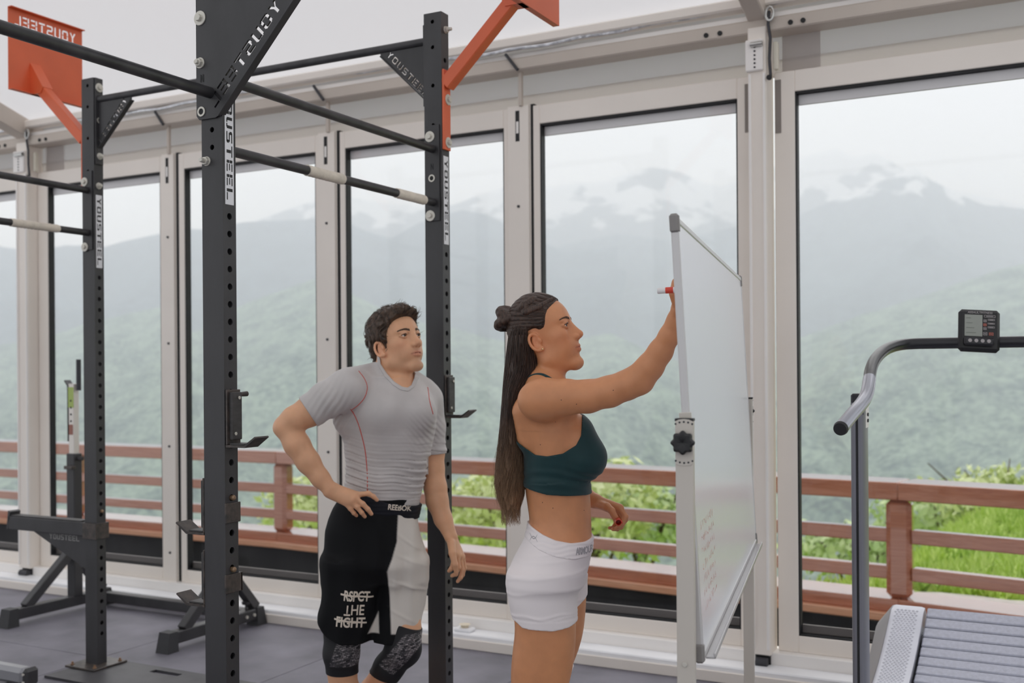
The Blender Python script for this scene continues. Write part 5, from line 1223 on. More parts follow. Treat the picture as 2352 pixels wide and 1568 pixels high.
# right hand closed around the marker
hw = (0.3255,-0.3220,1.5595)
hand(WB, hw, [[(0.3342,-0.3500,1.6350), (0.3544,-0.3650,1.6381), (0.3610,-0.3720,1.6217), (0.3531,-0.3780,1.6100)], [(0.3339,-0.3650,1.6202), (0.3525,-0.3820,1.6187), (0.3594,-0.3870,1.6003), (0.3502,-0.3880,1.5913)],
                [(0.3322,-0.3750,1.6036), (0.3496,-0.3920,1.5978), (0.3545,-0.3950,1.5808), (0.3438,-0.3920,1.5754)], [(0.3294,-0.3780,1.5855), (0.3442,-0.3900,1.5789), (0.3463,-0.3900,1.5655), (0.3382,-0.3850,1.5625)]],
     [(0.3213,-0.3350,1.5702), (0.3105,-0.3550,1.5985), (0.3148,-0.3650,1.6248), (0.3318,-0.3780,1.6158), (0.3420,-0.3840,1.6085)], .92)
WB.ell((0.3241,-0.3550,1.5984), (.020, .028, .032), .015)
# left arm hangs, forearm forward, fingers round the red cap
lE = (0.0107,0.2500,1.0683)
WB.chain([sL, (-0.0032,0.2200,1.1943), lE], [.050, .043, .038], .012); WB.chain([lE, (0.0535,0.2300,1.0357), (0.1055,0.1900,1.0084), (0.1363,0.1700,0.9957)], [.038, .036, .028, .0235], .012)
hand(WB, (0.1390,0.1700,0.9957), [[(0.2129,0.1300,0.9774), (0.2284,0.1150,0.9527), (0.2156,0.1080,0.9300), (0.2042,0.1000,0.9247)], [(0.2095,0.1500,0.9722), (0.2297,0.1400,0.9400), (0.2146,0.1250,0.9196), (0.2004,0.1150,0.9172)],
                                [(0.2002,0.1650,0.9676), (0.2210,0.1600,0.9306), (0.2059,0.1450,0.9114), (0.1916,0.1350,0.9117)], [(0.1882,0.1800,0.9631), (0.2063,0.1750,0.9272), (0.1945,0.1650,0.9112), (0.1828,0.1550,0.9128)]],
     [(0.1508,0.1500,0.9873), (0.1718,0.1150,0.9836), (0.1847,0.0980,0.9738), (0.1958,0.0920,0.9548)], .95)
# head
wh = Head((-0.0276,-0.0050,1.4848), R(13), R(15), R(0), 1.075, False, .074, .80)
wh.build(WB)
wbody = regions_mesh(WB, 'body', M_SKW, [((-.20, -.40, -.01), (.45, .36, .50), .0075), ((-.20, -.40, .4925), (.45, .36, 1.23), .0031), ((-.20, -.40, 1.225), (.47, .36, 1.66), .0022)])
wb_o = inst('body', wbody, wroot)
def w_tint(co):
    c = wh.tint(co); return c
set_tint(wbody, w_tint)
wh.eyes(wroot, srgb(70, 46, 30), (1, -.05, .06))
M_HAIRW = hair_mat('dark_brown_long_hair', srgb(44, 31, 25), srgb(84, 62, 50), 1.27, 1.02, srgb(176, 140, 108))
wh.brows(wroot, mat('dark_brow', srgb(92, 66, 50), .6))
# moles and ear stud
mo = [(0.1583,-0.1900,1.3440), (0.0194,-0.1800,1.3183), (0.0605,-0.1950,1.3065), (0.0065,-0.1300,1.2546), (-0.0356,-0.1300,1.1901), (0.0886,-0.1000,0.9991), (-0.0302,-0.1100,1.0248), (-0.0011,-0.1200,1.0098)]
bv = bvh_of(wbody)
M_MOLE = mat('brown_mole', srgb(96, 62, 46), .6)
for p in mo:
    h_ = bv.ray_cast(Vector((p[0], -1.0, p[2])), Vector((0, 1, 0)))
    if h_[0] is not None:
        e = MB(); e.lathe([(.0016, -.0006), (.0014, .0002), (.0004, .0006)], axisM(h_[0], h_[1]), 8); e.build('mole', M_MOLE, wroot)
p = Vector(wh.p(wh.lobe[0], -abs(wh.lobe[1])-.001, wh.lobe[2])); e = MB(); e.lathe([(.0026, -.002), (.0030, 0), (.0018, .002), (.0003, .0025)], axisM(p, (0, -1, 0)), 10); e.build('earring', mat('gold_stud', (.9, .72, .42), .25, .9), wroot)
# ---- crop top
M_TOP = mat('dark_green_jersey', srgb(15, 55, 58), .62, 0, .4, var=.08, vscale=30, sheen=.15)
BR = Sdf(); w_trunk(BR); BR.rc((-0.0660,-0.0800,1.2814), (-0.0626,-0.0700,1.2123), .05, .04, .03); BR.rc((-0.0635,0.0800,1.2752), (-0.0603,0.0700,1.2038), .05, .04, .03)
PX = [(-0.1046,-0.0000,1.0667), (-0.0842,-0.0000,1.0627), (-0.0192,-0.0000,1.0481), (0.0229,-0.0000,1.0453), (0.1161,-0.0000,1.0420), (0.2080,0.0000,1.0401), (0.2097,0.0000,1.2699), (0.1078,-0.0000,1.3026), (0.0846,-0.0000,1.2657), (0.0791,-0.0000,1.2147), (0.0648,-0.0000,1.1880), (0.0276,-0.0000,1.1653), (-0.0171,0.0000,1.1579), (-0.0503,-0.0000,1.1607), (-0.0783,-0.0000,1.1788), (-0.1100,0.0000,1.2021)]
pf = poly_sd([(p[0], p[2]) for p in PX])
def bra_post(A, ax):
    X, Y, Z = np.meshgrid(*ax, indexing='ij', sparse=True)
    w = .0016*np.exp(-((Z-(-0.0215,0.0000,1.0865)[2])/.03)**2)*np.sin((Z+.10*X)*260+6*vnoise(X*8, Y*8, Z*8))
    band = .0022*(Z < (-0.0215,0.0000,1.0801)[2]+.004*np.sin(X*30))
    d = A-.0045-w*.9-band
    return np.maximum(d, pf(X+0*Z, Z+0*X)+0*Y)
bra = regions_mesh(BR, 'crop_top', M_TOP, [((-.13, -.17, .97), (.20, .17, 1.34), .0027)], bra_post)
inst('crop_top', bra, wroot)
stp = Sdf(); stp.chain([(0.0765,-0.1100,1.2877), (0.0597,-0.1300,1.3314), (0.0256,-0.1300,1.3598), (-0.0082,-0.1200,1.3710), (-0.0371,-0.1000,1.3796), (-0.0617,-0.0800,1.3598), (-0.0792,-0.0700,1.3273), (-0.0883,-0.0500,1.2616)], [.011]*8, .006, ((0, 1, .5), .7))
pass
def on_skin(pts, off):
    out = []
    for p in pts:
        loc, nrm, i, d = bv.find_nearest(Vector(p)); out.append(loc+nrm*off)
    return out
sm = MB(); sm.tube(smooth_path(on_skin([(0.0765,-0.1100,1.2778), (0.0651,-0.1200,1.3188), (0.0383,-0.1200,1.3497), (0.0118,-0.1100,1.3646), (-0.0125,-0.1000,1.3720), (-0.0344,-0.0900,1.3771), (-0.0540,-0.0700,1.3671), (-0.0713,-0.0500,1.3469), (-0.0840,-0.0400,1.3115), (-0.0894,-0.0300,1.2607)], .001)), .0055, 8)
sm.build('strap', M_TOP, wroot, smooth=180)
# ---- shorts
M_SHW = mat('white_stretch_fabric', srgb(246, 238, 238), .7, 0, .3, sheen=.2)
SHT = Sdf(); w_trunk(SHT); w_legs(SHT)
wt = poly_sd([(p[0], p[2]) for p in ((-0.1881,0.0000,1.0047), (-0.0634,0.0000,0.9514), (-0.0290,0.0000,0.9333), (0.0053,0.0000,0.9203), (0.0474,0.0000,0.9123), (0.0896,-0.0000,0.9120), (0.1177,0.0000,0.9169), (0.2199,-0.0000,0.9314), (0.2153,0.0000,0.3122), (-0.1933,-0.0000,0.3152))])
hn = poly_sd([(p[0], p[2]) for p in ((-0.1882,-0.0900,0.7183), (-0.1065,-0.0900,0.6917), (-0.0893,-0.0900,0.6791), (-0.0037,-0.0900,0.6748), (0.0410,-0.0900,0.6806), (0.0646,-0.0900,0.6891), (0.2087,-0.0900,0.7154), (0.2124,-0.0900,1.2115), (-0.1845,-0.0900,1.2145))])
hf = poly_sd([(p[0], p[2]) for p in ((-0.1928,0.0900,0.6454), (-0.0877,0.0900,0.6577), (0.0702,0.0900,0.6973), (0.1072,0.0900,0.7259), (0.2283,0.0900,0.7670), (0.2316,0.0900,1.2004), (-0.1887,0.0900,1.2036))])
zc_ = (-0.0272,-0.0900,0.6861)[2]
def shorts_post(A, ax):
    X, Y, Z = np.meshgrid(*ax, indexing='ij', sparse=True)
    cz = [(-0.0262,-0.0900,0.8250)[2], (-0.0265,-0.0900,0.7816)[2], (-0.0259,-0.0900,0.8610)[2], (-0.0890,-0.0900,0.7139)[2], (-0.0271,-0.0900,0.7060)[2], (0.0487,-0.0900,0.8803)[2]]
    w = 0
    for c, a_, s_, sl in zip(cz, (.0011, .0014, .0008, .0022, .0012, .0009), (.0045, .005, .004, .004, .003, .004), (.10, .09, .05, .06, .02, .12)):
        e = (Z-c-sl*(X+.02)+.006*vnoise(X*18+c*50, Y*18, Z*4))/s_; w = w+a_*np.exp(-e*e)*(.35+.65*np.clip(vnoise(X*11+c*90, Y*9, Z*2)+.5, 0, 1))
    hem = .0010*(Z < zc_+.012)
    d = A-.0042-w-hem
    d = np.maximum(d, wt(X+0*Z, Z+0*X)+0*Y); Hn = hn(X+0*Z, Z+0*X)+0*Y; Hf = hf(X+0*Z, Z+0*X)+0*Y
    return np.maximum(d, np.where(Y < -.001, Hn, Hf))
sho = regions_mesh(SHT, 'shorts', M_SHW, [((-.17, -.22, .60), (.19, .22, .98), .0028)], shorts_post)
inst('shorts', sho, wroot)
wbt = poly_sd([(p[0], p[2]) for p in ((-0.0634,-0.0000,0.9527), (-0.0290,-0.0000,0.9346), (0.0054,0.0000,0.9215), (0.0474,-0.0000,0.9136), (0.0896,-0.0000,0.9133), (0.1177,0.0000,0.9182), (0.2200,0.0000,0.9353), (0.2196,0.0000,0.8804), (0.1135,-0.0000,0.8722), (0.0637,0.0000,0.8700), (0.0216,-0.0000,0.8755), (-0.0115,-0.0000,0.8834), (-0.0421,-0.0000,0.8951), (-0.0726,0.0000,0.9119), (-0.1884,-0.0000,0.9664), (-0.1881,0.0000,1.0047))])
def band_post(A, ax):
    X, Y, Z = np.meshgrid(*ax, indexing='ij', sparse=True)
    return np.maximum(A-.0066-.0006*np.sin(Z*500+4*vnoise(X*20, Y*20, Z*3)), wbt(X+0*Z, Z+0*X)+0*Y)
wbm = regions_mesh(SHT, 'waistband', M_SHW, [((-.17, -.20, .82), (.19, .20, .99), .0026)], band_post)
wbo = inst('waistband', wbm, wroot)
bvb = bvh_of(wbm)
M_PRINTG = mat('silver_grey_print', srgb(176, 172, 176), .5)
c = (0.0881,0.0000,0.8903); tm_ = text_mesh('ARMOUR', .027, .0009, 0, .84, 0.0); tm_.materials.append(M_PRINTG)
inst('lettering', project_text(tm_, Matrix.Translation((c[0], 0, c[2])) @ Matrix.Rotation(R(1.5), 4, 'Y') @ Matrix.Rotation(R(90), 4, 'X') @ Matrix.Diagonal((.52, 1, 1, 1)), bvb, (0, 1, 0), .0008), wroot)
# interlocked arcs emblem on the back of the waistband, and its copy past the lettering
for cc, sc_ in (((-0.0559,-0.0000,0.9246), 1.0),):
    em = MB()
    for s_ in (-1, 1):
        arc = [(a, s_*(-.0030+.0120*(a/.010)**2)) for a in np.linspace(-.010, .010, 13)]
        for (xa, za), (xb, zb) in zip(arc[:-1], arc[1:]): em.add([(xa, za-.0012, 0), (xb, zb-.0012, 0), (xb, zb+.0012, 0), (xa, za+.0012, 0)], [(0, 1, 2, 3)])
    me = em.mesh('emblem', M_PRINTG, 0)
    inst('emblem', project_text(me, Matrix.Translation((cc[0], 0, cc[2])) @ Matrix.Rotation(R(90), 4, 'X'), bvb, (0, 1, 0), .0008), wroot)
# white knee sleeve on the far leg
KS = Sdf(); w_legs(KS)
def ks_post(A, ax):
    X, Y, Z = np.meshgrid(*ax, indexing='ij', sparse=True); zt = (0.0426,0.0900,0.5136)[2]
    return np.maximum(np.maximum(A-.004, np.maximum(Z-zt, zt-.22-Z)+0*X+0*Y), -Y+.01+0*X+0*Z)
inst('knee_sleeve', regions_mesh(KS, 'knee_sleeve', M_SHW, [((-.17, -.02, .24), (.16, .20, .56), .005)], ks_post), wroot)
# ---- hair: cap, bun and long fall
HR_ = Sdf()
hk = wh.s
HR_.ell(wh.p(.001, 0, .042), np.array((.086, .0785, .0925))*hk, .01, wh.R); HR_.ell(wh.p(.026, 0, .049), np.array((.0635, .0665, .062))*hk, .02*hk, wh.R)
cap_poly = poly_sd([(-.14, .16), (.05, .16), (.079, .108), (.078, .096), (.066, .083), (.050, .070), (.042, .055), (.037, .040), (.030, .027), (.018, .023), (.004, .033), (-.014, .030), (-.021, .005), (-.018, -.030), (-.004, -.052), (-.010, -.10), (-.14, -.12)])
def cap_post(A, ax):
    X, Y, Z = np.meshgrid(*ax, indexing='ij'); P = np.stack([X, Y, Z], -1).reshape(-1, 3); q = wh.inv(P)
    pd = cap_poly(q[:, 0], q[:, 2]).reshape(A.shape)*wh.s
    comb = .0007*np.sin(q[:, 2]*620+q[:, 0]*160+6*vnoise(q[:, 0]*20, q[:, 1]*20, q[:, 2]*20)).reshape(A.shape)
    d = A-comb; k = .012; m = np.clip(.5-.5*(d-pd)/k, 0, 1); return d*(1-m)+pd*m+k*m*(1-m)
M_HAIRC = hair_mat('dark_brown_combed_hair', srgb(42, 30, 25), srgb(82, 60, 48), streak=(16, 200, 240))
cap = regions_mesh(HR_, 'hair_cap', M_HAIRC, [((-.17, -.12, 1.40), (.09, .12, 1.66), .0026)], cap_post)
inst('hair_cap', cap, wroot)
BN = Sdf(); bc = np.array((-0.1291,-0.0000,1.5521))
pts = [bc+np.array([.026*math.cos(a)*(.55+.45*t), .024*math.sin(a)*(.55+.45*t), .024*math.sin(a*.5+.6)]) for t, a in zip(np.linspace(0, 1, 20), np.linspace(0, 12.5, 20))]
BN.chain(pts, [.014]*20, .004); BN.ell(bc, (.027, .026, .028), .006); BN.chain([(-0.0944,0.0000,1.5761), (-0.0872,-0.0300,1.5541), (-0.0948,-0.0200,1.5369), (-0.1074,-0.0300,1.5543), (-0.0996,-0.0100,1.5730)], [.013]*5, .004)
BN.chain([(-0.0150,-0.0000,1.6112), (-0.0506,-0.0500,1.6006), (-0.0759,-0.0600,1.5851), (-0.0922,-0.0400,1.5713)], [.010, .013, .014, .014], .004); BN.chain([(0.0060,-0.0500,1.6052), (-0.0375,-0.0750,1.5789), (-0.0699,-0.0700,1.5670), (-0.0897,-0.0400,1.5612)], [.006, .010, .012, .012], .004)
def bun_post(A, ax):
    X, Y, Z = np.meshgrid(*ax, indexing='ij', sparse=True)
    return A-.0006*np.sin((X*1.2+Z-Y)*820+7*vnoise(X*30, Y*30, Z*30))
inst('hair_bun', regions_mesh(BN, 'hair_bun', M_HAIRW, [((-.20, -.12, 1.45), (.04, .08, 1.64), .0022)], bun_post), wroot)
LH = Sdf()
HROWS = [rw((-0.0970,0.0000,1.5812),(-0.0484,0.0000,1.5808),0,.066), rw((-0.1099,0.0000,1.5532),(-0.0435,-0.0000,1.5527),0,.084), rw((-0.1191,0.0000,1.5252),(-0.0386,-0.0000,1.5246),0,.089), rw((-0.1258,0.0000,1.4767),(-0.0390,-0.0000,1.4761),0,.090), rw((-0.1313,0.0000,1.4321),(-0.0240,0.0000,1.4312),0,.088), rw((-0.1353,-0.0000,1.4002),(-0.0230,-0.0000,1.3993),0,.082), rw((-0.1381,0.0000,1.3721),(-0.0423,-0.0000,1.3714),-.004,.086), rw((-0.1409,0.0000,1.3453),(-0.0668,-0.0000,1.3447),-.004,.090),
         rw((-0.1437,0.0000,1.3108),(-0.0811,-0.0000,1.3104),-.004,.090), rw((-0.1479,-0.0000,1.2598),(-0.0840,-0.0000,1.2593),-.002,.088), rw((-0.1535,0.0000,1.1960),(-0.0807,-0.0000,1.1955),0,.082), rw((-0.1591,0.0000,1.1322),(-0.0786,-0.0000,1.1316),0,.074), rw((-0.1621,-0.0000,1.0684),(-0.0817,0.0000,1.0678),0,.064), rw((-0.1535,-0.0000,1.0236),(-0.0897,-0.0000,1.0231),0,.050), rw((-0.1396,-0.0000,0.9980),(-0.1013,-0.0000,0.9977),0,.03)]
LH.loft(HROWS, .01, 2.0)
def long_post(A, ax):
    X, Y, Z = np.meshgrid(*ax, indexing='ij', sparse=True); f = np.clip((1.30-Z)/.3, 0, 1)
    return A+.0035-(.0028+.003*f)*np.sin(vnoise(X*34, Y*34, Z*3.2)*16)-.004*f*vnoise(X*60, Y*60, Z*8)
inst('hair_fall', regions_mesh(LH, 'hair_fall', M_HAIRW, [((-.19, -.12, .93), (.0, .12, 1.50), .0028)], long_post), wroot)
# loose strands over the fall, flyaways, and combed strands on the cap
rg = np.random.default_rng(5); HRa = np.array(sorted(HROWS)); paths = []; rad = []
for i in range(2100):
    th = rg.uniform(0, 2*PI); kf = rg.uniform(.86, 1.03); zt = rg.uniform(1.27, 1.53); ze = rg.uniform(.945, 1.08); n = 22; t = np.linspace(0, 1, n); z = zt+(ze-zt)*t
    x0, x1, cy, rn = [np.interp(z, HRa[:, 0], HRa[:, c]) for c in (1, 2, 3, 4)]; cx = (x0+x1)/2; rx = (x1-x0)/2
    drift = rg.normal(0, .25)*t; wav = np.clip((1.22-z)/.22, 0, 1)*.010
    a = th+drift; px = cx+rx*kf*np.cos(a)+wav*np.sin(z*rg.uniform(30, 70)+rg.uniform(0, 6)); py = cy+rn*kf*np.sin(a)+wav*np.sin(z*rg.uniform(30, 70)+rg.uniform(0, 6))
    if i < 140: px = px-np.clip(t-.35, 0, 1)**1.5*rg.uniform(0, .05); py = py-np.clip(t-.35, 0, 1)*rg.uniform(-.02, .03)
    paths.append(np.stack([px, py, z], 1)); rad.append(rg.uniform(.0003, .0008) if i > 140 else .0003)
inst('loose_strands', strand_mesh('loose_strands', paths, rad, M_HAIRW), wroot, kind='stuff')
paths = []; rad = []; bvc = bvh_of(cap); ku = wh.p(-.072, 0, .066)
for i in range(900):
    if i % 2: y = rg.uniform(-.066, .066); z = rg.uniform(.045, .108); x = .084-.55*max(0, .1-z)-abs(y)*.35
    else: x = rg.uniform(.0, .05); z = rg.uniform(.030, .085); y = -.075
    a = wh.p(x, y, z); tgt = ku+rg.normal(0, .008, 3) if z > .045 else wh.p(-.055, -.04, .012)+rg.normal(0, .006, 3)
    P = []; off = .0003+.0005*rg.random()
    for t in np.linspace(0, 1, 10):
        q = a*(1-t)+tgt*t; loc, nrm, _, dd = bvc.find_nearest(Vector(q)); P.append(np.array(loc+nrm*off))
    if np.linalg.norm(P[0]-P[-1]) > .03: paths.append(P); rad.append(rg.uniform(.00025, .00045))
inst('combed_strands', strand_mesh('combed_strands', paths, rad, M_HAIRC), wroot, kind='stuff')
# ---- the marker in her right hand and its cap in the left
mk = empty('marker_pen', (0, 0, 0), 0, 'white marker pen with red band held in the raised hand', 'marker')
p0 = Vector((-0.9571,2.6212,1.6012)); p1 = Vector((-0.8531,2.6443,1.6050)); d = (p1-p0).normalized(); Lm = .118
mk.matrix_world = axisM(p0, d)
MB().lathe([(.0068, 0), (.0076, .002), (.0078, .020), (.0078, .082), (.006, .088)], None, 18).build('barrel', mat('white_plastic', srgb(238, 234, 232), .35), mk)
MB().lathe([(.0080, .021), (.0082, .0225), (.0082, .040), (.0080, .041)], None, 18).build('red_band', mat('red_plastic', srgb(222, 74, 54), .4), mk)
MB().lathe([(.0052, .086), (.0048, .094), (.0028, .098), (.0022, max(.110, (p1-p0).length))], None, 12).build('tip', mat('red_plastic', srgb(222, 74, 54), .4), mk)
cp = empty('pen_lid', (0, 0, 0), 0, 'red marker cap held in the lowered left hand', 'marker cap')
c0 = Vector((-1.2238,2.9972,0.9431)); cd = (Vector((0, 0, 1.4))-c0+Vector((.25, 0, -.6))).normalized(); cp.matrix_world = axisM(c0-cd*.03, cd)
cm_ = MB(); n = 20; vs = []
for rr, z in ((.0001, .002), (.0078, .002), (.0092, .006), (.0096, .042), (.0080, .042), (.0076, .006), (.0001, .005)):
    for k in range(n): vs.append((rr*math.cos(2*PI*k/n), rr*math.sin(2*PI*k/n), z))
cm_.add(vs, [(i*n+k, i*n+(k+1) % n, (i+1)*n+(k+1) % n, (i+1)*n+k) for i in range(6) for k in range(n)]); cm_.build('cap', mat('red_plastic', srgb(222, 74, 54), .4), cp, smooth=40)
MB().cbox((.009, -.0025, .012), (.0125, .0025, .044), .0008).build('clip', mat('red_plastic', srgb(222, 74, 54), .4), cp)

# ================================================================ the man leaning at the rig
mroot = empty('person', (-2.2929, 3.2904, 0.0), YAW, 'man in grey compression shirt and black-and-white shorts, hand on hip, beside the rack', 'person')
M_SKM = skin_mat('fair_skin', srgb(228, 174, 136), .46)
M_SKM.node_tree.nodes['Principled BSDF'].inputs['Subsurface Weight'].default_value = .15
def m_trunk(S):
    S.loft([rw((-0.0518,-0.0000,1.3751),(0.1321,-0.0000,1.3737),0,.085), rw((-0.1005,0.0000,1.3432),(0.1673,-0.0000,1.3411),0,.112), rw((-0.1266,-0.0000,1.3046),(0.1961,0.0000,1.3022),0,.128), rw((-0.1350,0.0000,1.2515),(0.2070,-0.0000,1.2489),0,.136), rw((-0.1339,0.0000,1.1950),(0.2049,-0.0000,1.1924),0,.136),
            rw((-0.1230,0.0000,1.1384),(0.1900,-0.0000,1.1361),0,.126), rw((-0.1170,-0.0000,1.0738),(0.1750,-0.0000,1.0717),0,.116), rw((-0.1207,0.0000,1.0093),(0.1600,-0.0000,1.0072),0,.112), rw((-0.1276,0.0000,0.9529),(0.1483,0.0000,0.9509),0,.114), rw((-0.1490,0.0000,0.8966),(0.1382,0.0000,0.8945),0,.120),
            rw((-0.1527,-0.0000,0.8402),(0.1248,-0.0000,0.8381),0,.110), rw((-0.1420,0.0000,0.7594),(0.1162,-0.0000,0.7575),0,.105), rw((-0.1262,0.0000,0.7109),(0.0997,-0.0000,0.7092),0,.09)], .03, 2.25)
    S.ell((0.0276,-0.1050,1.2496), (.082, .050, .060), .035); S.ell((0.1542,-0.0800,1.2445), (.055, .055, .058), .035)
    S.rc((-0.0824,-0.0800,1.3253), (-0.1066,-0.0500,1.2293), .05, .05, .04)
def m_legs(S):
    S.chain([(-0.0860,-0.0400,0.7815), (-0.1099,-0.0600,0.5941), (-0.1268,-0.0800,0.4561), (-0.1321,-0.0900,0.3797)], [.074, .066, .062, .060], .02)
    S.chain([(-0.1321,-0.0900,0.3797), (-0.1319,-0.0750,0.3125), (-0.1285,-0.0600,0.2288), (-0.1292,-0.0400,0.1270), (-0.1281,-0.0300,0.0597)], [.058, .050, .056, .040, .034], .02)
    S.chain([(0.0647,0.0300,0.7693), (0.0788,-0.0100,0.5824), (0.0884,-0.0500,0.4631), (0.0893,-0.0650,0.3874)], [.074, .066, .062, .060], .02)
    S.ell((0.1114,-0.0950,0.4107), (.034, .036, .04), .03)
    S.chain([(0.0893,-0.0650,0.3874), (0.0318,-0.0250,0.3101), (-0.0316,0.0500,0.1951), (-0.0913,0.1200,0.0748), (-0.1212,0.1500,0.0067)], [.057, .050, .056, .040, .034], .02)
    S.chain([(-0.1410,-0.0100,0.0337), (-0.1045,-0.0600,0.0443), (-0.0610,-0.1200,0.0460)], [.040, .044, .030], .02); S.chain([(-0.1375,0.1800,-0.0084), (-0.0919,0.1200,0.0017), (-0.0461,0.0500,0.0089)], [.040, .042, .028], .02)
def m_arms(S, sleeves_only=False):
    S.ell((-0.1014,-0.1200,1.3325), (.072, .062, .066), .03); S.rc((-0.0298,-0.0200,1.3782), (-0.0901,-0.0900,1.3571), .046, .052, .03)
    S.chain([(-0.1014,-0.1200,1.3325), (-0.1685,-0.1500,1.2994), (-0.2240,-0.1700,1.2602), (-0.2778,-0.1800,1.2302), (-0.3072,-0.1800,1.2088)], [.066, .060, .053, .047, .041], .014)
    S.ell((0.1637,0.0800,1.2906), (.056, .062, .064), .03); S.rc((0.0946,0.0200,1.3738), (0.1492,0.0600,1.3289), .042, .046, .03)
    S.chain([(0.1695,0.0900,1.2902), (0.1811,0.1000,1.1873), (0.1887,0.1000,1.0881), (0.1939,0.0900,1.0310)], [.058, .052, .045, .040], .014)
    if not sleeves_only:
        S.ell((-0.3258,-0.1800,1.1997), (.024, .022, .022), .02)
        S.chain([(-0.3027,-0.1800,1.2026), (-0.2672,-0.1900,1.1445), (-0.2268,-0.1950,1.0832), (-0.1834,-0.2000,1.0251), (-0.1506,-0.2050,0.9886)], [.042, .045, .041, .032, .0265], .014)
        S.chain([(0.1939,0.0900,1.0310), (0.2014,0.0700,0.9589), (0.2083,0.0600,0.9108), (0.2320,0.0400,0.8447), (0.2604,0.0200,0.7856)], [.039, .042, .041, .033, .0245], .014)
MBd = Sdf(); m_trunk(MBd); m_legs(MBd); m_arms(MBd)
MBd.rc((0.0385,-0.0150,1.3552), (0.0558,-0.0050,1.4597), .062, .058, .025); MBd.rc((0.0919,-0.0500,1.3552), (0.0876,-0.0350,1.4222), .036, .036, .02)
# hand on the hip
hand(MBd, (-0.1460,-0.2050,0.9840), [[(-0.0581,-0.1900,0.9648), (-0.0172,-0.1850,0.9685), (0.0005,-0.1800,0.9570), (0.0121,-0.1750,0.9440)], [(-0.0636,-0.2050,0.9543), (-0.0347,-0.2050,0.9342), (-0.0172,-0.2000,0.9150), (-0.0064,-0.1900,0.8968)],
                                [(-0.0767,-0.2100,0.9458), (-0.0540,-0.2100,0.9243), (-0.0380,-0.2050,0.9036), (-0.0288,-0.1950,0.8884)], [(-0.0936,-0.2100,0.9383), (-0.0769,-0.2100,0.9183), (-0.0656,-0.2050,0.9023), (-0.0579,-0.1950,0.8917)]],
     [(-0.1380,-0.1800,0.9765), (-0.1260,-0.1400,0.9719), (-0.1160,-0.1050,0.9616), (-0.1073,-0.0800,0.9460)], 1.08)
MBd.rc((-0.1311,-0.2030,0.9745), (-0.0759,-0.2050,0.9513), .021, .020, .015, ((0, 1, 0), .75))
# hanging hand
hand(MBd, (0.2620,0.0200,0.7807), [[(0.2732,-0.0150,0.7266), (0.2722,-0.0300,0.6891), (0.2640,-0.0300,0.6716), (0.2557,-0.0250,0.6627)], [(0.2853,0.0000,0.7175), (0.2905,-0.0150,0.6734), (0.2807,-0.0150,0.6494), (0.2659,-0.0100,0.6421)],
                               [(0.2955,0.0200,0.7091), (0.3037,0.0100,0.6607), (0.2973,0.0050,0.6326), (0.2859,0.0050,0.6181)], [(0.3043,0.0400,0.7040), (0.3107,0.0350,0.6625), (0.3042,0.0300,0.6374), (0.2944,0.0300,0.6213)]],
     [(0.2636,-0.0100,0.7644), (0.2698,-0.0400,0.7309), (0.2796,-0.0500,0.6911), (0.2840,-0.0450,0.6630)], 1.05)
mh = Head((0.0652,-0.0150,1.4884), R(40), R(13), R(2), 1.085, True, .094, .85)
mh.build(MBd)
mbody = regions_mesh(MBd, 'body', M_SKM, [((-.50, -.40, -.01), (.45, .34, .52), .008), ((-.50, -.40, .512), (.45, .34, 1.30), .0034), ((-.50, -.40, 1.293), (.45, .34, 1.68), .0023)])
inst('body', mbody, mroot)
set_tint(mbody, lambda co: mh.tint(co, stubble=.55))
mh.eyes(mroot, srgb(82, 66, 50), (1, .12, -.02))
M_HAIRM = hair_mat('brown_short_hair', srgb(50, 38, 30), srgb(92, 70, 54), streak=(120, 120, 40))
mh.brows(mroot, mat('brown_brow', srgb(84, 62, 48), .6), .003)
# ---- grey compression shirt
M_SHIRT = mat('grey_compression_jersey', srgb(200, 195, 193), .55, 0, .4, var=.05, vscale=14, sheen=.2)
NECK = (((0.0385,-0.0150,1.3552), (0.0558,-0.0050,1.4597), .062, .058, .025), ((0.0919,-0.0500,1.3552), (0.0876,-0.0350,1.4222), .036, .036, .02))
SH_ = Sdf(); m_trunk(SH_); m_arms(SH_, True)
for q_ in NECK: SH_.rc(*q_)
c3 = [np.array(p) for p in ((0.0060,-0.0600,1.4227), (0.1176,-0.1200,1.3277), (0.1392,0.0100,1.3735))]; cn = np.cross(c3[1]-c3[0], c3[2]-c3[0]); cn /= np.linalg.norm(cn); cn = cn if cn[2] > 0 else -cn
e3 = np.array((-0.2287,-0.1700,1.2541)); en = np.array((-0.3072,-0.1800,1.2088))-np.array((-0.1685,-0.1500,1.2994)); en /= np.linalg.norm(en)
l3 = np.array((0.1903,0.1000,1.0847)); ln = np.array([.05, 0, -1.0])
hemA, hemB = (-0.1486,0.0000,0.9563), (0.1527,0.0000,0.8976)
nk = poly_sd([(p[0], p[2]) for p in ((0.0078,-0.1000,1.4241), (0.0343,-0.1000,1.3861), (0.0639,-0.1000,1.3560), (0.0937,-0.1000,1.3369), (0.1172,-0.1000,1.3320), (0.1346,-0.1000,1.3445), (0.1441,-0.0800,1.3742), (0.1499,-0.0800,1.5132), (-0.0019,-0.0800,1.5144))])
zb_ = (0.0138,0.0200,1.4101)[2]
def neck_open(X, Y, Z):
    f = nk(X+0*Z, Z+0*X)+0*Y; bk_ = np.maximum(zb_-Z, np.abs(X-(0.0544,0.0200,1.4195)[0])-.085)+0*Y
    t = np.clip((Y+.02)/.05, 0, 1); return f*(1-t)+bk_*t
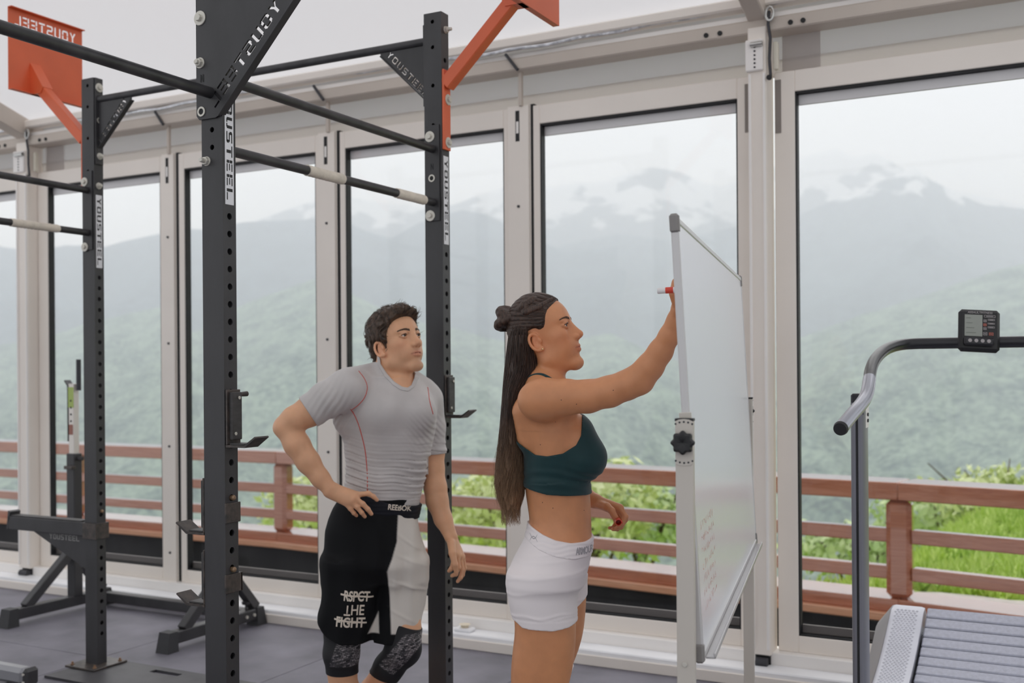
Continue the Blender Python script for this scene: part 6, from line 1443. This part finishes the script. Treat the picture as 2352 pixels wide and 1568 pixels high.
def shirt_post(A, ax):
    X, Y, Z = np.meshgrid(*ax, indexing='ij', sparse=True)
    zc = (0.0132,-0.0000,1.0164)[2]
    # gathered cloth around the waist, softer folds at the armpit
    wv = np.exp(-((Z-zc)/.095)**2)*np.clip((Z-(hemA[2]+(hemB[2]-hemA[2])*(X-hemA[0])/(hemB[0]-hemA[0]))-.004)/.03, 0, 1)
    ph = (Z+.12*X+.010*vnoise(X*7, Y*7, Z*5)+.005*vnoise(X*16, Y*16, Z*9))
    w = wv*(.0165*np.abs(np.sin(ph*112))**.55+.0050*np.sin(ph*225+2*vnoise(X*12, Y*12, Z*4)))*(.45+.55*np.clip(vnoise(X*6+3, Y*6, Z*16)+.55, 0, 1))
    a = (-0.1471,-0.1400,1.2725); da = np.sqrt((X-a[0])**2+(Z-a[2])**2+.5*(Y-a[1])**2); w = w+.0026*np.exp(-(da/.075)**2)*np.sin((X*.85-Z*.5)*330+3*vnoise(X*10, Y*10, Z*10))
    a = (0.1949,0.0700,1.1806); da = np.sqrt((X-a[0])**2+(Z-a[2])**2); w = w+.0012*np.exp(-(da/.05)**2)*np.sin((X+Z*.8)*300+3*vnoise(X*10, Y*10, Z*10))
    d = A-.0052-w+.008*wv
    d = np.maximum(d, -neck_open(X, Y, Z)); d = np.maximum(d, Z-(0.0064,-0.0500,1.4339)[2]+0*X+0*Y)
    sl = (X-e3[0])*en[0]+(Y-e3[1])*en[1]+(Z-e3[2])*en[2]; d = np.where(X < (-0.1483,-0.1300,1.3268)[0], np.maximum(d, sl), d)
    s2 = (X-l3[0])*ln[0]+(Y-l3[1])*ln[1]+(Z-l3[2])*ln[2]; xb = (0.1773,-0.0000,1.1604)[0]; d = np.where((X > xb) | ((Y > .06) & (X > xb-.03)), np.maximum(d, s2), d)
    hem = (hemA[2]+(hemB[2]-hemA[2])*(X-hemA[0])/(hemB[0]-hemA[0]))+.004-Z
    return np.maximum(d, hem+0*Y)
shirt = regions_mesh(SH_, 'shirt', M_SHIRT, [((-.36, -.34, .84), (.30, .28, 1.46), .0030)], shirt_post)
inst('shirt', shirt, mroot)
bsh = bvh_of(shirt); M_SEAM = mat('red_seam_thread', srgb(206, 84, 72), .6)
def seam(pts, r=.0017):
    P = smooth_path([Vector(p) for p in pts]); out = []
    for p in P:
        h_ = bsh.ray_cast(Vector((p.x, -1.2, p.z)), Vector((0, 1, 0)))
        if h_[0] is not None and (not out or (h_[0]-out[-1]).length < .06): out.append(h_[0]+Vector((0, -.0004, 0)))
    MB().tube(out, r, 6).build('seam', M_SEAM, mroot, smooth=180)
seam([(-0.0565,-0.0800,1.4010), (-0.0346,-0.0800,1.3755), (-0.0222,-0.0800,1.3422), (-0.0303,-0.0800,1.3075), (-0.0511,-0.0800,1.2824), (-0.0781,-0.0800,1.2636)])
seam([(-0.0828,-0.0800,1.2652), (-0.0595,-0.0800,1.2176), (-0.0456,-0.0800,1.1637), (-0.0365,-0.0800,1.1194), (-0.0336,-0.0800,1.0862), (-0.0293,-0.0800,1.0229), (-0.0297,-0.0800,0.9660)])
seam([(0.1802,-0.0800,1.3391), (0.1925,-0.0800,1.2995), (0.2033,-0.0800,1.2631), (0.2079,-0.0800,1.2441)])
# collar rib
def col_post(A, ax):
    X, Y, Z = np.meshgrid(*ax, indexing='ij', sparse=True); return np.maximum(A-.0078, np.abs(neck_open(X, Y, Z)+.001)-.0065)
CO = Sdf(); m_trunk(CO); m_arms(CO, True); CO.rc((0.0385,-0.0150,1.3552), (0.0558,-0.0050,1.4597), .062, .058, .025); CO.rc((0.0919,-0.0500,1.3552), (0.0876,-0.0350,1.4222), .036, .036, .02)
inst('collar', regions_mesh(CO, 'collar', M_SHIRT, [((-.14, -.22, 1.24), (.20, .16, 1.46), .0026)], col_post), mroot)
# ---- shorts
SS = Sdf()
SS.loft([rw((-0.1455,-0.0000,0.9369),(0.1449,-0.0000,0.9347),0,.124), rw((-0.1716,0.0000,0.8968),(0.1382,0.0000,0.8945),0,.128), rw((-0.1896,-0.0000,0.8566),(0.1395,0.0000,0.8541),-.004,.138), rw((-0.2012,-0.0000,0.8163),(0.1472,-0.0000,0.8137),-.01,.142), rw((-0.2033,-0.0000,0.7583),(0.1597,0.0000,0.7556),-.015,.145), rw((-0.2054,-0.0000,0.6954),(0.1673,-0.0000,0.6926),-.02,.145), rw((-0.1913,-0.0000,0.6388),(0.1523,-0.0000,0.6362),-.02,.11)], .04, 2.4)
SS.loft([rw((-0.1932,-0.0600,0.7139),(0.0054,-0.0600,0.7124),-.06,.105), rw((-0.1970,-0.0600,0.6266),(-0.0016,-0.0600,0.6251),-.065,.103), rw((-0.2039,-0.0600,0.5631),(-0.0084,-0.0600,0.5616),-.07,.10), rw((-0.2153,-0.0600,0.5234),(-0.0151,-0.0600,0.5219),-.07,.098), rw((-0.2171,-0.0600,0.4916),(-0.0232,-0.0600,0.4902),-.07,.096), rw((-0.2031,-0.0600,0.4566),(-0.0346,-0.0600,0.4553),-.07,.092), rw((-0.1875,-0.0600,0.4120),(-0.0445,-0.0600,0.4109),-.07,.09)], .05, 2.3)
SS.loft([rw((-0.0104,-0.0100,0.7037),(0.1714,-0.0100,0.7024),.0,.11), rw((-0.0077,-0.0100,0.6394),(0.1741,-0.0100,0.6380),-.01,.108), rw((-0.0080,-0.0100,0.6072),(0.1723,-0.0100,0.6058),-.01,.106), rw((-0.0149,-0.0100,0.5428),(0.1654,-0.0100,0.5415),-.015,.102), rw((-0.0282,-0.0100,0.4834),(0.1553,-0.0100,0.4820),-.02,.10), rw((-0.0415,-0.0100,0.4256),(0.1468,-0.0100,0.4242),-.02,.098), rw((-0.0450,-0.0100,0.3902),(0.1433,-0.0100,0.3888),-.02,.096)], .05, 2.3)
hR = [(-0.2062,-0.0600,0.4630), (-0.1793,-0.0600,0.4485), (-0.1207,-0.0600,0.4258), (-0.0540,-0.0600,0.4221), (0.0160,-0.0600,0.4311)]; hL = [(-0.0544,-0.0100,0.4241), (-0.0062,-0.0100,0.4173), (0.0743,-0.0100,0.4118), (0.1548,-0.0100,0.4177)]
xs_ = (-0.0159,-0.0300,0.4912)[0]
def mshort_post(A, ax):
    X, Y, Z = np.meshgrid(*ax, indexing='ij', sparse=True)
    w = .004*np.sin((X*1.6+.4*Y)*45+3*vnoise(X*5, Y*5, Z*3))*np.clip((1.0-Z)/.35, 0, 1)
    for (cx_, cz, a_, sl) in (((0.1241,-0.0100,0.6223)[0], (0.1241,-0.0100,0.6223)[2], .0045, -.42), ((0.1248,-0.0100,0.7188)[0], (0.1248,-0.0100,0.7188)[2], .003, -.5), ((0.1172,-0.0100,0.7752)[0], (0.1173,-0.0100,0.7832)[2], .003, -.8), ((0.0911,-0.0100,0.5179)[0], (0.0911,-0.0100,0.5179)[2], .0025, -.6)):
        e = (Z-cz-sl*(X-cx_))/.007; w = w+a_*np.exp(-e*e)*np.exp(-((X-cx_)/.06)**2)
    d = A-w*.8
    zr = np.interp(X, [p[0] for p in hR], [p[2] for p in hR]); zl = np.interp(X, [p[0] for p in hL], [p[2] for p in hL])
    side = (Y < -.045+.9*(X-xs_)*0) & (X < xs_)
    hem = np.where(X < xs_, zr, zl)-Z
    return np.maximum(d, hem)
M_SHORT = bpy.data.materials.new('two_tone_shorts'); M_SHORT.use_nodes = True
_b = M_SHORT.node_tree.nodes['Principled BSDF']; _a = M_SHORT.node_tree.nodes.new('ShaderNodeAttribute'); _a.attribute_name = 'tint'; M_SHORT.node_tree.links.new(_a.outputs['Color'], _b.inputs['Base Color']); _b.inputs['Roughness'].default_value = .8; _b.inputs['Specular IOR Level'].default_value = .25
mshort = regions_mesh(SS, 'shorts', M_SHORT, [((-.26, -.22, .38), (.24, .20, .955), .0032)], mshort_post)
inst('shorts', mshort, mroot)
pan = poly_sd([(p[0], p[2]) for p in ((0.0799,-0.1200,0.8868), (0.0776,-0.1200,0.7898), (0.0615,-0.1200,0.7304), (0.0439,-0.1200,0.6852), (0.0466,-0.1200,0.6210), (0.0492,-0.1200,0.5568), (0.0531,-0.1200,0.4551), (0.3050,-0.1200,0.4438), (0.3083,-0.1200,0.8850))])
wed = poly_sd([(p[0], p[2]) for p in ((0.0043,-0.1000,0.5308), (-0.0325,-0.1000,0.4555), (0.0069,-0.1000,0.4553))])
def sh_tint(co):
    x, y, z = co[:, 0].astype(float), co[:, 1], co[:, 2].astype(float); zl = np.interp(x, [p[0] for p in hL], [p[2] for p in hL]); w = np.clip(.5-np.minimum(pan(x, z), wed(x, z))/.005, 0, 1)*(y < .03)*(z > zl+.011)
    blk = np.array(srgb(13, 14, 17)); wh_ = np.array(srgb(222, 216, 208)); return blk+(wh_-blk)*w[:, None]
set_tint(mshort, sh_tint)
bms = bvh_of(mshort)
# waistband
M_BAND = mat('navy_black_waistband', srgb(20, 22, 32), .65, 0, .3)
WBs = Sdf(); m_trunk(WBs)
bt = poly_sd([(p[0], p[2]) for p in ((-0.2128,-0.0000,0.9891), (-0.1162,-0.0000,0.9657), (-0.0324,-0.0000,0.9506), (0.0448,-0.0000,0.9258), (0.1415,0.0000,0.9073), (0.2059,-0.0000,0.8988), (0.2056,-0.0000,0.8504), (0.1363,-0.0000,0.8574), (0.0444,-0.0000,0.8742), (-0.0329,-0.0000,0.8941), (-0.1166,-0.0000,0.9109), (-0.2133,0.0000,0.9342))])
def mb_post(A, ax):
    X, Y, Z = np.meshgrid(*ax, indexing='ij', sparse=True); return np.maximum(A-.0135-.0006*np.sin(Z*420), bt(X+0*Z, Z+0*X)+0*Y)
mband = regions_mesh(WBs, 'waistband', M_BAND, [((-.22, -.20, .82), (.22, .20, 1.02), .003)], mb_post)
inst('waistband', mband, mroot); bmb = bvh_of(mband)
M_CREAM = mat('cream_print', srgb(226, 214, 198), .6)
def print_on(word, px, size, rot, bvh, name='lettering', sx=1.0, space=1.0, bold=.0008, flip=False):
    me = text_mesh(word, size, bold, 0, space, 0.0); me.materials.append(M_CREAM)
    M = Matrix.Translation((px[0], -.1, px[2])) @ Matrix.Rotation(rot, 4, 'Y') @ Matrix.Rotation(R(90), 4, 'X') @ Matrix.Diagonal((sx, 1, 1, 1)) @ (Matrix.Rotation(PI, 4, 'Z') if flip else Matrix.Identity(4))
    return inst(name, project_text(me, M, bvh, (0, 1, 0), .0012), mroot)
print_on('REEBOK', (0.0847,-0.1200,0.9071), .027, R(8), bmb, sx=.82)
print_on('RSPCT', (-0.0652,-0.1600,0.5990), .050, R(6), bms, sx=.62, bold=.0014); print_on('FIGHT', (-0.0891,-0.1600,0.5063), .050, R(6), bms, sx=.72, bold=.0014); print_on('HE', (-0.0624,-0.1600,0.5494), .052, R(6), bms, sx=.72); print_on('T', (-0.0965,-0.1600,0.5543), .052, R(6), bms, sx=.72, flip=True)
for a, b_ in (((-0.1208,-0.1600,0.6102), (-0.0095,-0.1600,0.5924)), ((-0.1447,-0.1600,0.5222), (-0.0334,-0.1600,0.5012))):
    mb = MB(); n = 24
    for i in range(n):
        pa = np.array(a)+(np.array(b_)-np.array(a))*i/n; pb = np.array(a)+(np.array(b_)-np.array(a))*(i+1)/n
        q = []
        for p, dz in ((pa, -.0032), (pb, -.0032), (pb, .0032), (pa, .0032)):
            h_ = bms.ray_cast(Vector((p[0], -1.2, p[2]+dz)), Vector((0, 1, 0))); q.append((h_[0]-Vector((0, .0016, 0))) if h_[0] is not None else Vector((p[0], -.2, p[2]+dz)))
        mb.add(q, [(0, 1, 2, 3)])
    mb.build('strike_line', M_CREAM, mroot, smooth=0)
# ---- knee sleeves with a grey printed panel
def sleeve_mat():
    m = bpy.data.materials.new('printed_knee_sleeve'); m.use_nodes = True; nt = m.node_tree; b = nt.nodes['Principled BSDF']; b.inputs['Roughness'].default_value = .7; MATS['printed_knee_sleeve'] = m
    at_ = nt.nodes.new('ShaderNodeAttribute'); at_.attribute_name = 'tint'; tc = nt.nodes.new('ShaderNodeTexCoord')
    mp = nt.nodes.new('ShaderNodeMapping'); mp.inputs['Scale'].default_value = (26, 5, 26); mp.inputs['Rotation'].default_value = (0, .25, 0); nt.links.new(tc.outputs['Object'], mp.inputs['Vector'])
    sp_ = nt.nodes.new('ShaderNodeSeparateXYZ'); nt.links.new(mp.outputs[0], sp_.inputs[0]); cb_ = nt.nodes.new('ShaderNodeCombineXYZ'); nt.links.new(sp_.outputs['X'], cb_.inputs[0]); nt.links.new(sp_.outputs['Z'], cb_.inputs[1])
    br = nt.nodes.new('ShaderNodeTexBrick'); br.inputs['Scale'].default_value = 1.6; br.inputs['Color1'].default_value = (*srgb(178, 170, 172), 1); br.inputs['Color2'].default_value = (*srgb(56, 54, 60), 1); br.inputs['Mortar'].default_value = (*srgb(24, 24, 28), 1); br.inputs['Mortar Size'].default_value = .03; br.inputs['Bias'].default_value = .1; nt.links.new(cb_.outputs[0], br.inputs['Vector'])
    n = nt.nodes.new('ShaderNodeTexNoise'); n.inputs['Scale'].default_value = 6; n.inputs['Detail'].default_value = 8; n.inputs['Roughness'].default_value = .8; nt.links.new(mp.outputs[0], n.inputs['Vector'])
    r = nt.nodes.new('ShaderNodeValToRGB'); r.color_ramp.elements[0].position = .42; r.color_ramp.elements[1].position = .56; r.color_ramp.elements[0].color = (.12, .12, .13, 1); nt.links.new(n.outputs['Fac'], r.inputs['Fac'])
    mu = nt.nodes.new('ShaderNodeMixRGB'); mu.blend_type = 'MULTIPLY'; mu.inputs[0].default_value = .8; nt.links.new(br.outputs['Color'], mu.inputs[1]); nt.links.new(r.outputs[0], mu.inputs[2])
    mx = nt.nodes.new('ShaderNodeMixRGB'); mx.inputs[1].default_value = (*srgb(20, 20, 24), 1); nt.links.new(at_.outputs['Color'], mx.inputs[0]); nt.links.new(mu.outputs[0], mx.inputs[2]); nt.links.new(mx.outputs[0], b.inputs['Base Color'])
    return m
M_SLV = sleeve_mat(); LG = Sdf(); m_legs(LG)
for k, (a, b_, dirn, xr, pts) in enumerate((((-0.1313,-0.0900,0.4901), (-0.1327,-0.0800,0.3044), (0, 0, -1), (-.24, -.055), ((-0.1312,-0.1800,0.4497), (-0.1674,-0.1800,0.3452), (-0.0688,-0.1800,0.3444), (-0.0495,-0.1800,0.4490))), ((0.0895,-0.0600,0.4814), (0.0088,-0.0100,0.2691), (-.35, 0, -1), (-.035, .20), ((0.0999,-0.1800,0.4541), (0.0020,-0.1800,0.3331), (0.0541,-0.1800,0.2973), (0.1613,-0.1800,0.4167), (0.1615,-0.1800,0.4536))))):
    a3, b3 = np.array(a), np.array(b_); dn = np.array(dirn, float); dn /= np.linalg.norm(dn)
    def sl_post(A, ax, a3=a3, b3=b3, dn=dn, xr=xr, k=k):
        X, Y, Z = np.meshgrid(*ax, indexing='ij', sparse=True)
        t0 = (X-a3[0])*dn[0]+(Z-a3[2])*dn[2]; t1 = (X-b3[0])*dn[0]+(Z-b3[2])*dn[2]
        d = np.maximum(np.maximum(A-.004, -t0), t1+0*Y); xs = -.155+.02 if False else None
        other = (X-(-.062)) if k == 0 else (-.05-X+0)      # keep the two legs apart
        return np.maximum(d, other+0*Y+0*Z)
    sm_ = regions_mesh(LG, 'knee_sleeve', M_SLV, [((-.26, -.24, .22), (.24, .16, .62), .0035)], sl_post)
    pg = poly_sd([(p[0], p[2]) for p in pts]); set_tint(sm_, lambda co, pg=pg: np.repeat(np.clip(.5-pg(co[:, 0].astype(float), co[:, 2].astype(float))/.004, 0, 1)[:, None]*(co[:, 1:2] < .0), 3, 1))
    inst('knee_sleeve', sm_, mroot)
# ---- short wavy hair
HM = Sdf(); kk = mh.s
HM.ell(mh.p(-.004, 0, .046), np.array((.101, .082, .094))*kk, .01, mh.R); HM.chain([mh.p(-.055, 0, -.01), mh.p(-.050, 0, -.06)], [.052*kk, .040*kk], .02); HM.ell(mh.p(.036, 0, .070), np.array((.068, .066, .058))*kk, .03*kk, mh.R); HM.ell(mh.p(.058, .010, .098), np.array((.040, .050, .030))*kk, .02*kk, mh.R)
hp = poly_sd([(-.16, .2), (.09, .2), (.104, .130), (.098, .112), (.088, .098), (.074, .086), (.058, .074), (.046, .056), (.037, .038), (.030, .014), (.022, -.012), (.012, -.012), (.010, .016), (-.006, .022), (-.018, .010), (-.022, -.02), (-.026, -.060), (-.05, -.092), (-.16, -.075)])
def hm_post(A, ax):
    X, Y, Z = np.meshgrid(*ax, indexing='ij'); q = mh.inv(np.stack([X, Y, Z], -1).reshape(-1, 3)); pd = hp(q[:, 0], q[:, 2]).reshape(A.shape)*mh.s
    lump = (.0055*vnoise(q[:, 0]*32, q[:, 1]*32, q[:, 2]*32)+.003*np.sin(q[:, 0]*210+q[:, 1]*150+8*vnoise(q[:, 0]*26, q[:, 1]*26, q[:, 2]*26))).reshape(A.shape)
    d = A-lump; k_ = .010; m = np.clip(.5-.5*(d-pd)/k_, 0, 1); return d*(1-m)+pd*m+k_*m*(1-m)
hair = regions_mesh(HM, 'hair', M_HAIRM, [((-.12, -.20, 1.36), (.22, .16, 1.70), .0026)], hm_post)
inst('hair', hair, mroot)
rg = np.random.default_rng(9); co = np.empty(len(hair.vertices)*3, np.float32); hair.vertices.foreach_get('co', co); co = co.reshape(-1, 3); no = np.empty(len(hair.vertices)*3, np.float32); hair.vertices.foreach_get('normal', no); no = no.reshape(-1, 3)
idx = rg.choice(len(co), 2400, replace=False); paths = []; rad = []
for i in idx:
    p = co[i].astype(float); n = no[i].astype(float); q = mh.inv(p[None])[0]
    flow = mh.R @ np.array([.7 if q[2] > .06 else -.5, .55, -.35 if q[2] < .08 else .05]); flow = flow+rg.normal(0, .22, 3)+.35*np.sin(p*95); flow -= n*(flow@n); flow /= np.linalg.norm(flow)+1e-9
    L_ = rg.uniform(.018, .036)*(.6 if q[2] > .10 else 1); curl = rg.normal(0, .3, 3); P = [p-n*.003]
    for s_ in np.linspace(.25, 1, 5): P.append(p+flow*L_*s_+n*(.0020*math.sin(s_*2.8)-.0004-(L_*s_)**2/.17)+curl*.003*s_*s_)
    paths.append(np.array(P)); rad.append(rg.uniform(.0005, .0009))
inst('hair_locks', strand_mesh('hair_locks', paths, rad, M_HAIRM), mroot, kind='stuff')
